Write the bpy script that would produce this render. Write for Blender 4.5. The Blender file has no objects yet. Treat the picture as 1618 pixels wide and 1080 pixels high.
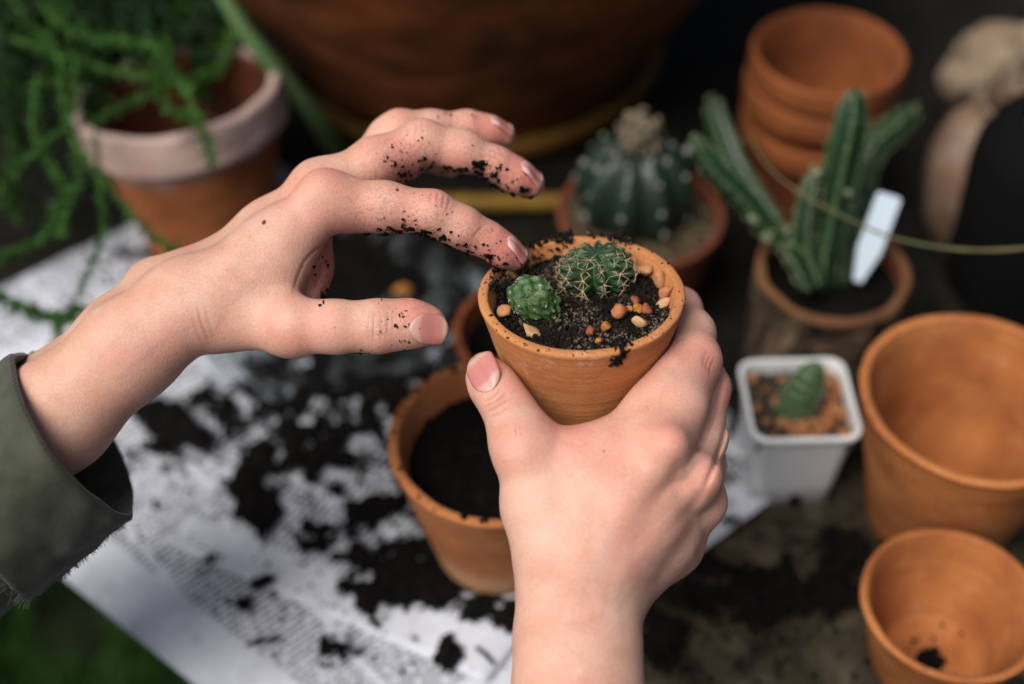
import bpy, bmesh, math, random
import numpy as np
from mathutils import Vector, Matrix

random.seed(7)
rng = np.random.default_rng(7)
scene = bpy.context.scene
COL = scene.collection

# ------------------------------------------------------------------ camera
FPX, CXP, CYP = 2250.0, 809.0, 540.0          # focal length and centre in photo pixels
PITCH = math.radians(46.0)                    # looking down
CAM = np.array([0.0, 0.0, 0.61])
RT = np.array([1.0, 0.0, 0.0])
FW = np.array([0.0, math.cos(PITCH), -math.sin(PITCH)])
UP = np.array([0.0, math.sin(PITCH), math.cos(PITCH)])
cam_data = bpy.data.cameras.new("camera")
cam_data.sensor_width = 36.0
cam_data.lens = 36.0 * FPX / 1618.0
cam_data.clip_start = 0.02
cam_data.clip_end = 60.0
cam_data.dof.use_dof = True
cam_data.dof.focus_distance = 0.551
cam_data.dof.aperture_fstop = 3.0
cam = bpy.data.objects.new("camera", cam_data)
COL.objects.link(cam)
cam.location = CAM
cam.rotation_euler = (math.radians(90) - PITCH, 0, 0)
scene.camera = cam

# ------------------------------------------------------------------ light
SUN_DIR = np.array([-0.40, -0.36, 0.84])
SUN_DIR = SUN_DIR / np.linalg.norm(SUN_DIR)     # towards the light
world = bpy.data.worlds.new("World")
scene.world = world
world.use_nodes = True
wn = world.node_tree.nodes
wl = world.node_tree.links
sky = wn.new("ShaderNodeTexSky")
sky.sky_type = 'NISHITA'
sky.sun_disc = False
sky.sun_elevation = math.asin(SUN_DIR[2])
sky.sun_rotation = math.atan2(SUN_DIR[0], SUN_DIR[1])
sky.air_density = 1.0
sky.dust_density = 5.0
wl.new(sky.outputs[0], wn["Background"].inputs[0])
wn["Background"].inputs[1].default_value = 0.05
sun_d = bpy.data.lights.new("sun", 'SUN')
sun_d.energy = 2.6
sun_d.angle = math.radians(38)
sun_d.color = (1.0, 0.965, 0.92)
sun = bpy.data.objects.new("sun", sun_d)
COL.objects.link(sun)
sun.rotation_euler = Vector((-SUN_DIR[0], -SUN_DIR[1], -SUN_DIR[2])).to_track_quat('-Z', 'Y').to_euler()

scene.view_settings.view_transform = 'Standard'
scene.view_settings.look = 'None'
scene.view_settings.gamma = 1.0
scene.view_settings.exposure = 0.55
scene.render.engine = 'CYCLES'
scene.cycles.use_denoising = True
scene.cycles.max_bounces = 8

# ------------------------------------------------------------------ geometry helpers
def pix(px, py, d):
    """point seen at photo pixel (px, py), d metres in front of the camera"""
    return CAM + FW * d + RT * ((px - CXP) / FPX * d) - UP * ((py - CYP) / FPX * d)

def onz(px, py, z=0.0):
    v = FW + RT * ((px - CXP) / FPX) - UP * ((py - CYP) / FPX)
    return CAM + v * ((z - CAM[2]) / v[2])

def onplane(px, py, o, n):
    v = FW + RT * ((px - CXP) / FPX) - UP * ((py - CYP) / FPX)
    return CAM + v * (np.dot(o - CAM, n) / np.dot(v, n))

def project(p):
    q = p - CAM
    d = q @ FW
    return CXP + FPX * (q @ RT) / d, CYP - FPX * (q @ UP) / d, d

def nrm(v):
    v = np.asarray(v, float)
    return v / max(np.linalg.norm(v), 1e-12)

def _hash(ix, iy, iz, seed):
    h = (ix.astype(np.int64) * 374761393 + iy.astype(np.int64) * 668265263 + iz.astype(np.int64) * 2147483647 + seed * 1274126177) & 0xFFFFFFFF
    h = ((h ^ (h >> 13)) * 1274126177) & 0xFFFFFFFF
    h = h ^ (h >> 16)
    return (h & 0xFFFFFF).astype(float) / float(0xFFFFFF) * 2 - 1

def vnoise(p, scale=1.0, seed=0):
    """smooth value noise in -1..1 for an (N,3) array"""
    q = np.asarray(p, float) * scale
    i = np.floor(q)
    f = q - i
    f = f * f * f * (f * (f * 6 - 15) + 10)
    i = i.astype(np.int64)
    out = 0
    for dx in (0, 1):
        wx = f[:, 0] if dx else 1 - f[:, 0]
        for dy in (0, 1):
            wy = f[:, 1] if dy else 1 - f[:, 1]
            for dz in (0, 1):
                wz = f[:, 2] if dz else 1 - f[:, 2]
                out = out + wx * wy * wz * _hash(i[:, 0] + dx, i[:, 1] + dy, i[:, 2] + dz, seed)
    return out

def fbm(p, scale=1.0, octaves=3, seed=0, gain=0.5):
    out, a, s = 0, 1.0, scale
    for o in range(octaves):
        out = out + a * vnoise(p, s, seed + o * 17)
        a *= gain
        s *= 2.03
    return out

def mesh_np(name, verts, faces, smooth=True):
    """mesh from numpy verts and faces (an (M,3) or (M,4) array or a list of tuples)"""
    me = bpy.data.meshes.new(name)
    verts = np.asarray(verts, dtype=np.float32)
    if isinstance(faces, np.ndarray):
        m, k = faces.shape
        me.vertices.add(len(verts))
        me.vertices.foreach_set("co", verts.ravel())
        me.loops.add(m * k)
        me.loops.foreach_set("vertex_index", faces.astype(np.int32).ravel())
        me.polygons.add(m)
        me.polygons.foreach_set("loop_start", np.arange(0, m * k, k, dtype=np.int32))
        me.polygons.foreach_set("loop_total", np.full(m, k, dtype=np.int32))
        me.update(calc_edges=True)
        me.validate()
    else:
        me.from_pydata([tuple(v) for v in verts], [], [tuple(f) for f in faces])
        me.update()
    if smooth:
        me.polygons.foreach_set("use_smooth", np.ones(len(me.polygons), dtype=bool))
    return me

def attr(me, name, values):
    a = me.attributes.new(name, 'FLOAT', 'POINT')
    a.data.foreach_set("value", np.asarray(values, dtype=np.float32))

def put(name, me, mat=None, parent=None, label=None, cat=None, group=None, kind=None, matrix=None):
    o = bpy.data.objects.new(name, me)
    COL.objects.link(o)
    if mat is not None and me is not None:
        if len(me.materials) == 0:
            me.materials.append(mat)
    if matrix is not None:
        o.matrix_basis = matrix
    if parent is not None:
        o.parent = parent
    if label: o["label"] = label
    if cat: o["category"] = cat
    if group: o["group"] = group
    if kind: o["kind"] = kind
    return o

def local_to(o):
    """numpy matrix world -> the object's own space (object must be top level)"""
    return np.array(o.matrix_basis.inverted())

def xf(m, v):
    v = np.asarray(v, float)
    m = np.asarray(m, float)
    return v @ m[:3, :3].T + m[:3, 3]

def thing_at(name, loc, label, cat, group=None, rot=None):
    m = Matrix.Translation(Vector(loc))
    if rot is not None:
        m = m @ rot.to_4x4()
    return put(name, None, None, None, label, cat, group, None, m)

def frame_from_axis(origin, axis, hint=(0, 1, 0)):
    z = nrm(axis)
    x = nrm(np.cross(hint, z))
    y = np.cross(z, x)
    m = np.eye(4)
    m[:3, 0], m[:3, 1], m[:3, 2], m[:3, 3] = x, y, z, origin
    return Matrix(m.tolist())

def lathe(profile, segs=96, wob=0.0, seed=0, close=False):
    """profile: list of (r, z). returns verts, quads"""
    prof = np.array(profile, float)
    n = len(prof)
    a = np.linspace(0, 2 * math.pi, segs, endpoint=False)
    v = np.zeros((n, segs, 3))
    v[:, :, 0] = prof[:, 0:1] * np.cos(a)
    v[:, :, 1] = prof[:, 0:1] * np.sin(a)
    v[:, :, 2] = prof[:, 1:2]
    if wob:
        flat = v.reshape(-1, 3)
        nn = fbm(flat, 45.0, 3, seed)
        rad = np.linalg.norm(flat[:, :2], axis=1, keepdims=True) + 1e-9
        flat[:, :2] *= 1 + wob * nn[:, None] / rad
        flat[:, 2] += wob * 0.5 * fbm(flat, 38.0, 2, seed + 5)
        v = flat.reshape(n, segs, 3)
    idx = np.arange(n * segs).reshape(n, segs)
    rows = n if close else n - 1
    q = []
    for i in range(rows):
        a0, a1 = idx[i], idx[(i + 1) % n]
        q.append(np.stack([a0, np.roll(a0, -1), np.roll(a1, -1), a1], axis=1))
    return v.reshape(-1, 3), np.concatenate(q)

def densify(profile, step):
    out = []
    for (a, b) in zip(profile[:-1], profile[1:]):
        L = math.hypot(b[0] - a[0], b[1] - a[1])
        k = max(1, int(L / step))
        for i in range(k):
            t = i / k
            out.append((a[0] + (b[0] - a[0]) * t, a[1] + (b[1] - a[1]) * t))
    out.append(profile[-1])
    return out

def tube(pts, radii, segs=8, cap=True):
    pts = np.array(pts, float)
    n = len(pts)
    radii = np.broadcast_to(np.asarray(radii, float), (n,))
    tang = np.gradient(pts, axis=0)
    tang /= np.linalg.norm(tang, axis=1, keepdims=True) + 1e-12
    ref = np.array([0.0, 0, 1]) if abs(tang[0][2]) < 0.9 else np.array([1.0, 0, 0])
    u = nrm(np.cross(tang[0], ref))
    vs = []
    for i in range(n):
        u = nrm(u - tang[i] * np.dot(u, tang[i]))
        w = np.cross(tang[i], u)
        for k in range(segs):
            a = 2 * math.pi * k / segs
            vs.append(pts[i] + (u * math.cos(a) + w * math.sin(a)) * radii[i])
    f = []
    for i in range(n - 1):
        for k in range(segs):
            k2 = (k + 1) % segs
            f.append((i * segs + k, i * segs + k2, (i + 1) * segs + k2, (i + 1) * segs + k))
    if cap:
        f.append(tuple(range(segs - 1, -1, -1)))
        f.append(tuple((n - 1) * segs + k for k in range(segs)))
    return vs, f

def smooth_path(pts, n):
    """Catmull-Rom through pts, n samples"""
    p = np.array(pts, float)
    p = np.vstack([2 * p[0] - p[1], p, 2 * p[-1] - p[-2]])
    m = len(p) - 3
    out = []
    for s in np.linspace(0, m - 1e-6, n):
        i = int(s)
        t = s - i
        a, b, c, d = p[i:i + 4]
        out.append(0.5 * ((2 * b) + (c - a) * t + (2 * a - 5 * b + 4 * c - d) * t * t + (3 * b - a - 3 * c + d) * t ** 3))
    return np.array(out)

ICO_V = None
def ico(sub=1):
    bm = bmesh.new()
    bmesh.ops.create_icosphere(bm, subdivisions=sub, radius=1.0)
    v = np.array([x.co[:] for x in bm.verts])
    f = np.array([[x.index for x in p.verts] for p in bm.faces])
    bm.free()
    return v, f

ICO0 = ico(1)
ICO2 = ico(2)
ICO3 = ico(3)

def rand_rot(n):
    q = rng.normal(size=(n, 4))
    q /= np.linalg.norm(q, axis=1, keepdims=True)
    w, x, y, z = q.T
    R = np.empty((n, 3, 3))
    R[:, 0] = np.stack([1 - 2 * (y * y + z * z), 2 * (x * y - z * w), 2 * (x * z + y * w)], 1)
    R[:, 1] = np.stack([2 * (x * y + z * w), 1 - 2 * (x * x + z * z), 2 * (y * z - x * w)], 1)
    R[:, 2] = np.stack([2 * (x * z - y * w), 2 * (y * z + x * w), 1 - 2 * (x * x + y * y)], 1)
    return R

def crumbs(centers, sizes, rough=0.45, stretch=0.5, base=None):
    """many little irregular lumps joined into one mesh: verts, tris"""
    bv, bf = base if base is not None else ICO0
    n = len(centers)
    m = len(bv)
    sizes = np.asarray(sizes, float)
    jit = 1 + rough * (rng.random((n, m, 1)) * 2 - 1)
    sc = 1 + stretch * (rng.random((n, 1, 3)) * 2 - 1)
    V = bv[None] * jit * sc
    V = np.einsum('nij,nmj->nmi', rand_rot(n), V) * sizes[:, None, None] + np.asarray(centers)[:, None, :]
    F = bf[None] + (np.arange(n) * m)[:, None, None]
    return V.reshape(-1, 3), F.reshape(-1, bf.shape[1])

# ------------------------------------------------------------------ materials
def mat_new(name):
    m = bpy.data.materials.new(name)
    m.use_nodes = True
    nt = m.node_tree
    b = nt.nodes["Principled BSDF"]
    return m, nt.nodes, nt.links, b

def N(nodes, kind, **kw):
    n = nodes.new(kind)
    for k, v in kw.items():
        setattr(n, k, v)
    return n

def noise_node(nodes, links, scale, detail=4, rough=0.55, coord=None, dist=0.0):
    n = nodes.new("ShaderNodeTexNoise")
    n.inputs["Scale"].default_value = scale
    n.inputs["Detail"].default_value = detail
    n.inputs["Roughness"].default_value = rough
    n.inputs["Distortion"].default_value = dist
    if coord is not None:
        links.new(coord, n.inputs["Vector"])
    return n

def ramp(nodes, links, src, stops):
    r = nodes.new("ShaderNodeValToRGB")
    el = r.color_ramp.elements
    while len(el) < len(stops):
        el.new(0.5)
    for e, (p, c) in zip(el, stops):
        e.position = p
        e.color = (*c, 1) if len(c) == 3 else c
    links.new(src, r.inputs[0])
    return r

def mixc(nodes, links, fac, a, b, mode='MIX'):
    n = nodes.new("ShaderNodeMix")
    n.data_type = 'RGBA'
    n.blend_type = mode
    for sock, val in ((n.inputs[0], fac), (n.inputs[6], a), (n.inputs[7], b)):
        if isinstance(val, (int, float)):
            sock.default_value = val
        elif isinstance(val, tuple):
            sock.default_value = (*val, 1) if len(val) == 3 else val
        else:
            links.new(val, sock)
    return n.outputs[2]

def bump(nodes, links, bsdf, height, strength, dist, prev=None):
    b = nodes.new("ShaderNodeBump")
    b.inputs["Strength"].default_value = strength
    b.inputs["Distance"].default_value = dist
    links.new(height, b.inputs["Height"])
    if prev is not None:
        links.new(prev.outputs[0], b.inputs["Normal"])
    links.new(b.outputs[0], bsdf.inputs["Normal"])
    return b

def obj_coord(nodes):
    return nodes.new("ShaderNodeTexCoord").outputs["Object"]

def math_node(nodes, links, op, a, b=None, clamp=False):
    n = nodes.new("ShaderNodeMath")
    n.operation = op
    n.use_clamp = clamp
    for i, val in enumerate((a, b)):
        if val is None: continue
        if isinstance(val, (int, float)):
            n.inputs[i].default_value = val
        else:
            links.new(val, n.inputs[i])
    return n.outputs[0]

def terracotta(name, base, dark, pale=(0.62, 0.42, 0.30), salt=0.0, moss=0.0, bottom_pale=None, speck=0.0):
    m, n, l, b = mat_new(name)
    co = obj_coord(n)
    big = noise_node(n, l, 22, 5, 0.6, co)
    r1 = ramp(n, l, big.outputs[0], [(0.34, dark), (0.60, base)])
    col = r1.outputs[0]
    # turning lines left by the wheel
    mp = N(n, "ShaderNodeMapping")
    mp.inputs["Scale"].default_value = (9, 9, 420)
    l.new(co, mp.inputs[0])
    lines = noise_node(n, l, 1.0, 3, 0.6, mp.outputs[0])
    lr = ramp(n, l, lines.outputs[0], [(0.35, (0.80, 0.80, 0.80)), (0.7, (1.1, 1.1, 1.1))])
    col = mixc(n, l, 0.55, col, lr.outputs[0], 'MULTIPLY')
    fine = noise_node(n, l, 900, 3, 0.6, co)
    fr = ramp(n, l, fine.outputs[0], [(0.3, (0.86, 0.84, 0.82)), (0.7, (1.12, 1.12, 1.12))])
    col = mixc(n, l, 0.6, col, fr.outputs[0], 'MULTIPLY')
    sc_ = noise_node(n, l, 130, 6, 0.75, co, 1.0)                # scuffs and soil dust
    col = mixc(n, l, ramp(n, l, sc_.outputs[0], [(0.60, (0, 0, 0)), (0.74, (0.55, 0.55, 0.55))]).outputs[0], col, (dark[0] * 0.35, dark[1] * 0.35, dark[2] * 0.4))
    if salt:
        s1 = noise_node(n, l, 60, 6, 0.7, co, 0.8)
        s2 = noise_node(n, l, 420, 3, 0.6, co)
        k = math_node(n, l, 'MULTIPLY', ramp(n, l, s1.outputs[0], [(0.54, (0, 0, 0)), (0.70, (1, 1, 1))]).outputs[0],
                      ramp(n, l, s2.outputs[0], [(0.46, (0, 0, 0)), (0.6, (1, 1, 1))]).outputs[0])
        k = math_node(n, l, 'MULTIPLY', k, salt)
        col = mixc(n, l, k, col, pale)
    if moss:
        s1 = noise_node(n, l, 14, 6, 0.7, co, 0.6)
        k = math_node(n, l, 'MULTIPLY', ramp(n, l, s1.outputs[0], [(0.42, (0, 0, 0)), (0.66, (1, 1, 1))]).outputs[0], moss)
        col = mixc(n, l, k, col, (0.035, 0.034, 0.010))
    if bottom_pale:
        z0, z1, pc = bottom_pale
        sx = N(n, "ShaderNodeSeparateXYZ")
        l.new(co, sx.inputs[0])
        w = noise_node(n, l, 40, 3, 0.5, co)
        zz = math_node(n, l, 'ADD', sx.outputs[2], math_node(n, l, 'MULTIPLY', math_node(n, l, 'SUBTRACT', w.outputs[0], 0.5), 0.012))
        mr = N(n, "ShaderNodeMapRange")
        l.new(zz, mr.inputs[0])
        mr.inputs[1].default_value, mr.inputs[2].default_value = z0, z1
        mr.inputs[3].default_value, mr.inputs[4].default_value = 0.75, 0.0
        col = mixc(n, l, mr.outputs[0], col, pc)
    l.new(col, b.inputs["Base Color"])
    b.inputs["Roughness"].default_value = 0.82
    b.inputs["Specular IOR Level"].default_value = 0.25
    b1 = bump(n, l, b, lines.outputs[0], 0.35, 0.0008)
    bump(n, l, b, fine.outputs[0], 0.35, 0.0005, b1)
    return m

M_TERRA = terracotta("terracotta_new", (0.56, 0.240, 0.090), (0.43, 0.165, 0.055), salt=0.75)
M_TERRA_B = terracotta("terracotta_worn", (0.44, 0.165, 0.055), (0.30, 0.098, 0.030), salt=0.25, bottom_pale=(0.012, 0.034, (0.52, 0.30, 0.16)))
M_TERRA_C = terracotta("terracotta_clean", (0.43, 0.160, 0.048), (0.27, 0.085, 0.024), salt=0.30)
M_TERRA_RED = terracotta("terracotta_red", (0.30, 0.085, 0.028), (0.18, 0.048, 0.018))
M_TERRA_OLD = terracotta("terracotta_mossy", (0.31, 0.085, 0.024), (0.16, 0.046, 0.016), moss=0.75)
M_TERRA_MID = terracotta("terracotta_plain", (0.25, 0.075, 0.021), (0.16, 0.045, 0.014))
M_TERRA_IN = terracotta("terracotta_dark", (0.16, 0.045, 0.018), (0.09, 0.026, 0.012))  # darker terracotta for inner walls and the round cactus's pot

def mat_soil(name, a=(0.0018, 0.0015, 0.0013), bcol=(0.0058, 0.0044, 0.0036), grit=0.0):
    m, n, l, b = mat_new(name)
    co = obj_coord(n)
    nn = noise_node(n, l, 260, 4, 0.65, co)
    col = ramp(n, l, nn.outputs[0], [(0.38, a), (0.68, bcol)]).outputs[0]
    if grit:
        v = N(n, "ShaderNodeTexVoronoi")
        v.inputs["Scale"].default_value = 1000
        l.new(co, v.inputs["Vector"])
        sv = N(n, "ShaderNodeSeparateColor")
        l.new(v.outputs["Color"], sv.inputs[0])
        reg = noise_node(n, l, 70, 2, 0.5, co)
        k = math_node(n, l, 'MULTIPLY', ramp(n, l, sv.outputs[0], [(0.70, (0, 0, 0)), (0.80, (1, 1, 1))]).outputs[0],
                      ramp(n, l, reg.outputs[0], [(0.42, (0, 0, 0)), (0.58, (1, 1, 1))]).outputs[0])
        k = math_node(n, l, 'MULTIPLY', k, grit)
        col = mixc(n, l, k, col, (0.17, 0.13, 0.095))
    l.new(col, b.inputs["Base Color"])
    b.inputs["Roughness"].default_value = 0.95
    b.inputs["Specular IOR Level"].default_value = 0.12
    return m

M_SOIL = mat_soil("soil_black")
M_SOIL_GRIT = mat_soil("soil_gritty", (0.005, 0.004, 0.003), (0.017, 0.012, 0.009), 0.9)

def mat_plain(name, col, rough=0.6, spec=0.3, var=None, scale=60, bumpk=0.0, bscale=200, sss=0.0, sssr=(1, 0.5, 0.3), ssss=0.003):
    m, n, l, b = mat_new(name)
    co = obj_coord(n)
    if var:
        nn = noise_node(n, l, scale, 5, 0.6, co)
        c = ramp(n, l, nn.outputs[0], [(0.32, var), (0.66, col)])
        l.new(c.outputs[0], b.inputs["Base Color"])
    else:
        b.inputs["Base Color"].default_value = (*col, 1)
    b.inputs["Roughness"].default_value = rough
    b.inputs["Specular IOR Level"].default_value = spec
    if bumpk:
        bn = noise_node(n, l, bscale, 4, 0.6, co)
        bump(n, l, b, bn.outputs[0], bumpk, 0.001)
    if sss:
        b.inputs["Subsurface Weight"].default_value = sss
        b.inputs["Subsurface Radius"].default_value = sssr
        b.inputs["Subsurface Scale"].default_value = ssss
    return m

def mat_skin():
    m, n, l, b = mat_new("skin")
    co = obj_coord(n)
    red = N(n, "ShaderNodeAttribute", attribute_name="redness")
    pale = N(n, "ShaderNodeAttribute", attribute_name="paleness")
    dirt = N(n, "ShaderNodeAttribute", attribute_name="dirt")
    cre = N(n, "ShaderNodeAttribute", attribute_name="crease")
    mot = noise_node(n, l, 62, 5, 0.62, co, 0.3)
    base = ramp(n, l, mot.outputs[0], [(0.32, (0.575, 0.305, 0.212)), (0.5, (0.635, 0.372, 0.275)), (0.70, (0.680, 0.435, 0.335))]).outputs[0]
    bl = noise_node(n, l, 27, 3, 0.5, co, 0.8)                  # blotches of pinker skin
    bk = ramp(n, l, bl.outputs[0], [(0.47, (0, 0, 0)), (0.70, (0.55, 0.55, 0.55))]).outputs[0]
    base = mixc(n, l, bk, base, (0.64, 0.285, 0.220))
    col = mixc(n, l, red.outputs["Fac"], base, (0.64, 0.225, 0.180))
    col = mixc(n, l, pale.outputs["Fac"], col, (0.74, 0.53, 0.41))
    fr = noise_node(n, l, 330, 2, 0.5, co)
    fk = ramp(n, l, fr.outputs[0], [(0.68, (0, 0, 0)), (0.80, (0.40, 0.40, 0.40))]).outputs[0]
    col = mixc(n, l, fk, col, (0.48, 0.20, 0.13))
    ve = N(n, "ShaderNodeAttribute", attribute_name="vein")
    col = mixc(n, l, math_node(n, l, 'MULTIPLY', ve.outputs["Fac"], 0.16), col, (0.36, 0.30, 0.26))
    mi = noise_node(n, l, 1300, 3, 0.7, co)
    col = mixc(n, l, 0.55, col, ramp(n, l, mi.outputs[0], [(0.28, (0.78, 0.74, 0.72)), (0.72, (1.16, 1.16, 1.16))]).outputs[0], 'MULTIPLY')
    ck = math_node(n, l, 'MULTIPLY', cre.outputs["Fac"], 0.60)
    col = mixc(n, l, ck, col, (0.34, 0.125, 0.080))  # shade of the creases painted in as a darker red
    dn = noise_node(n, l, 700, 4, 0.7, co)
    dk = math_node(n, l, 'MULTIPLY', dirt.outputs["Fac"], ramp(n, l, dn.outputs[0], [(0.47, (0, 0, 0)), (0.62, (1, 1, 1))]).outputs[0])
    col = mixc(n, l, dk, col, (0.10, 0.045, 0.030))
    l.new(col, b.inputs["Base Color"])
    b.inputs["Roughness"].default_value = 0.50
    b.inputs["Specular IOR Level"].default_value = 0.32
    b.inputs["Subsurface Weight"].default_value = 0.18
    b.inputs["Subsurface Radius"].default_value = (1.0, 0.36, 0.18)
    b.inputs["Subsurface Scale"].default_value = 0.003
    # fine skin relief: tiny crossing lines and pores
    wob = noise_node(n, l, 160, 2, 0.5, co)
    vm = N(n, "ShaderNodeVectorMath", operation='MULTIPLY_ADD')
    l.new(wob.outputs["Color"], vm.inputs[0]); vm.inputs[1].default_value = (0.002, 0.002, 0.002); l.new(co, vm.inputs[2])
    mp = N(n, "ShaderNodeMapping"); mp.inputs["Scale"].default_value = (1.0, 0.55, 0.8); mp.inputs["Rotation"].default_value = (0.4, 0.3, 0.6)
    l.new(vm.outputs[0], mp.inputs[0])
    v = N(n, "ShaderNodeTexVoronoi", feature='DISTANCE_TO_EDGE')
    v.inputs["Scale"].default_value = 1150
    l.new(mp.outputs[0], v.inputs["Vector"])
    vr = ramp(n, l, v.outputs["Distance"], [(0.0, (0, 0, 0)), (0.14, (1, 1, 1))])
    b1 = bump(n, l, b, vr.outputs[0], 0.34, 0.00030)
    n2 = noise_node(n, l, 520, 5, 0.65, co)
    bump(n, l, b, n2.outputs[0], 0.34, 0.0005, b1)
    return m
M_SKIN = mat_skin()

def mat_nail():
    m, n, l, b = mat_new("fingernail")
    a = N(n, "ShaderNodeAttribute", attribute_name="along")
    c = ramp(n, l, a.outputs["Fac"], [(0.0, (0.56, 0.33, 0.29)), (0.24, (0.56, 0.31, 0.275)), (0.34, (0.50, 0.185, 0.170)), (0.84, (0.50, 0.200, 0.175)), (0.93, (0.52, 0.33, 0.25)), (1.0, (0.36, 0.24, 0.17))])
    l.new(c.outputs[0], b.inputs["Base Color"])
    b.inputs["Roughness"].default_value = 0.36
    b.inputs["Specular IOR Level"].default_value = 0.5
    b.inputs["Subsurface Weight"].default_value = 0.1
    b.inputs["Subsurface Scale"].default_value = 0.002
    return m
M_NAIL = mat_nail()

# ================================================================== THE SETTING
P_B = onz(568, 1285)
P_V = nrm(onz(90, 905) - P_B)                  # along the near-left edge of paper and table
P_U = np.array([-P_V[1], P_V[0], 0.0])
if np.dot(P_U, onz(1215, 800) - P_B) < 0:
    P_U = -P_U
P_R = nrm(onz(1215, 800) - onz(1075, 905))     # along the right edge of the paper

def mat_table():
    m, n, l, b = mat_new("mossy_concrete")
    co = obj_coord(n)
    a = noise_node(n, l, 26, 7, 0.68, co, 0.4)
    c1 = ramp(n, l, a.outputs[0], [(0.36, (0.011, 0.009, 0.006)), (0.52, (0.058, 0.046, 0.030)), (0.70, (0.120, 0.096, 0.062))]).outputs[0]
    g = noise_node(n, l, 11, 6, 0.7, co, 0.3)
    gk = ramp(n, l, g.outputs[0], [(0.48, (0, 0, 0)), (0.66, (0.75, 0.75, 0.75))]).outputs[0]
    c2 = mixc(n, l, gk, c1, (0.020, 0.023, 0.006))
    s = noise_node(n, l, 95, 5, 0.7, co)
    sk = ramp(n, l, s.outputs[0], [(0.54, (0, 0, 0)), (0.62, (0.9, 0.9, 0.9))]).outputs[0]
    c3 = mixc(n, l, sk, c2, (0.006, 0.005, 0.004))
    # shade over the back of the table, painted into its colour, ragged front
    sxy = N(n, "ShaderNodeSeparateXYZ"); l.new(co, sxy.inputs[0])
    wshade = noise_node(n, l, 9, 5, 0.65, co)
    yy = math_node(n, l, 'ADD', sxy.outputs[1], math_node(n, l, 'MULTIPLY', math_node(n, l, 'SUBTRACT', wshade.outputs[0], 0.5), 0.22))
    mr_shade = N(n, "ShaderNodeMapRange"); l.new(yy, mr_shade.inputs[0])
    mr_shade.inputs[1].default_value, mr_shade.inputs[2].default_value = 0.46, 0.56
    mr_shade.inputs[3].default_value, mr_shade.inputs[4].default_value = 0.0, 0.88
    c3 = mixc(n, l, mr_shade.outputs[0], c3, (0.0035, 0.0033, 0.0025))
    l.new(c3, b.inputs["Base Color"])
    b.inputs["Roughness"].default_value = 0.9
    b.inputs["Specular IOR Level"].default_value = 0.15
    b1 = bump(n, l, b, a.outputs[0], 0.5, 0.004)
    bump(n, l, b, s.outputs[0], 0.4, 0.002, b1)
    return m
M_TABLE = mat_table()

def slab(name, pts2, z0, z1, mat, bev=0.006, **kw):
    bm = bmesh.new()
    vs = [bm.verts.new((p[0], p[1], z0)) for p in pts2]
    f = bm.faces.new(vs)
    r = bmesh.ops.extrude_face_region(bm, geom=[f])
    for e in r["geom"]:
        if isinstance(e, bmesh.types.BMVert):
            e.co.z = z1
    bmesh.ops.recalc_face_normals(bm, faces=bm.faces)
    bmesh.ops.bevel(bm, geom=list(bm.edges), offset=bev, segments=2, affect='EDGES')
    me = bpy.data.meshes.new(name)
    bm.to_mesh(me)
    bm.free()
    return put(name, me, mat, **kw)

E0 = P_B + P_U * 0.024
tp = [E0 - P_V * 0.6, E0 + P_V * 1.9, E0 + P_V * 1.9 + P_U * 2.4, E0 - P_V * 0.6 + P_U * 2.4]
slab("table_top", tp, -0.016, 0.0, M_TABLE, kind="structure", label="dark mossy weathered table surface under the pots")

# lawn below the table edge
M_GROUND = mat_plain("dark_earth", (0.012, 0.016, 0.006), 0.95, 0.1, var=(0.006, 0.007, 0.004), scale=9)
gv = [(-9, -9, -0.62), (9, -9, -0.62), (9, 9, -0.62), (-9, 9, -0.62)]
put("ground", mesh_np("ground", gv, [(0, 1, 2, 3)], False), M_GROUND, kind="structure", label="dark earth below the table")
M_GRASS = mat_plain("grass", (0.022, 0.076, 0.008), 0.6, 0.2, var=(0.007, 0.026, 0.004), scale=14)
c0 = onz(150, 1010, -0.62)
nb = 9000
bx = c0[0] + (rng.random(nb) - 0.5) * 0.75
by = c0[1] + (rng.random(nb) - 0.5) * 0.75
clump = vnoise(np.stack([bx, by, bx * 0], 1), 9.0, 3)
ok = clump > -0.35
bx, by, clump = bx[ok], by[ok], clump[ok]
nb = len(bx)
ang = rng.random(nb) * 6.283
ln = 0.035 + 0.045 * rng.random(nb) * (1 + clump)
lean = 0.02 + 0.03 * rng.random(nb)
w = 0.0016
d = np.stack([np.cos(ang), np.sin(ang), 0 * ang], 1)
s = np.stack([-np.sin(ang), np.cos(ang), 0 * ang], 1)
p0 = np.stack([bx, by, np.full(nb, -0.621)], 1)
mid = p0 + d * (lean * 0.35)[:, None] + np.array([0, 0, 1]) * (ln * 0.6)[:, None]
tip = p0 + d * lean[:, None] + np.array([0, 0, 1]) * ln[:, None]
V = np.stack([p0 - s * w, p0 + s * w, mid - s * w, mid + s * w, tip], 1).reshape(-1, 3)
base = np.arange(nb)[:, None] * 5
F = np.concatenate([base + np.array([0, 1, 3]), base + np.array([0, 3, 2]), base + np.array([2, 3, 4])])
put("grass", mesh_np("grass", V, F), M_GRASS, kind="stuff", label="blurred green grass below the table edge", cat="grass")

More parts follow.
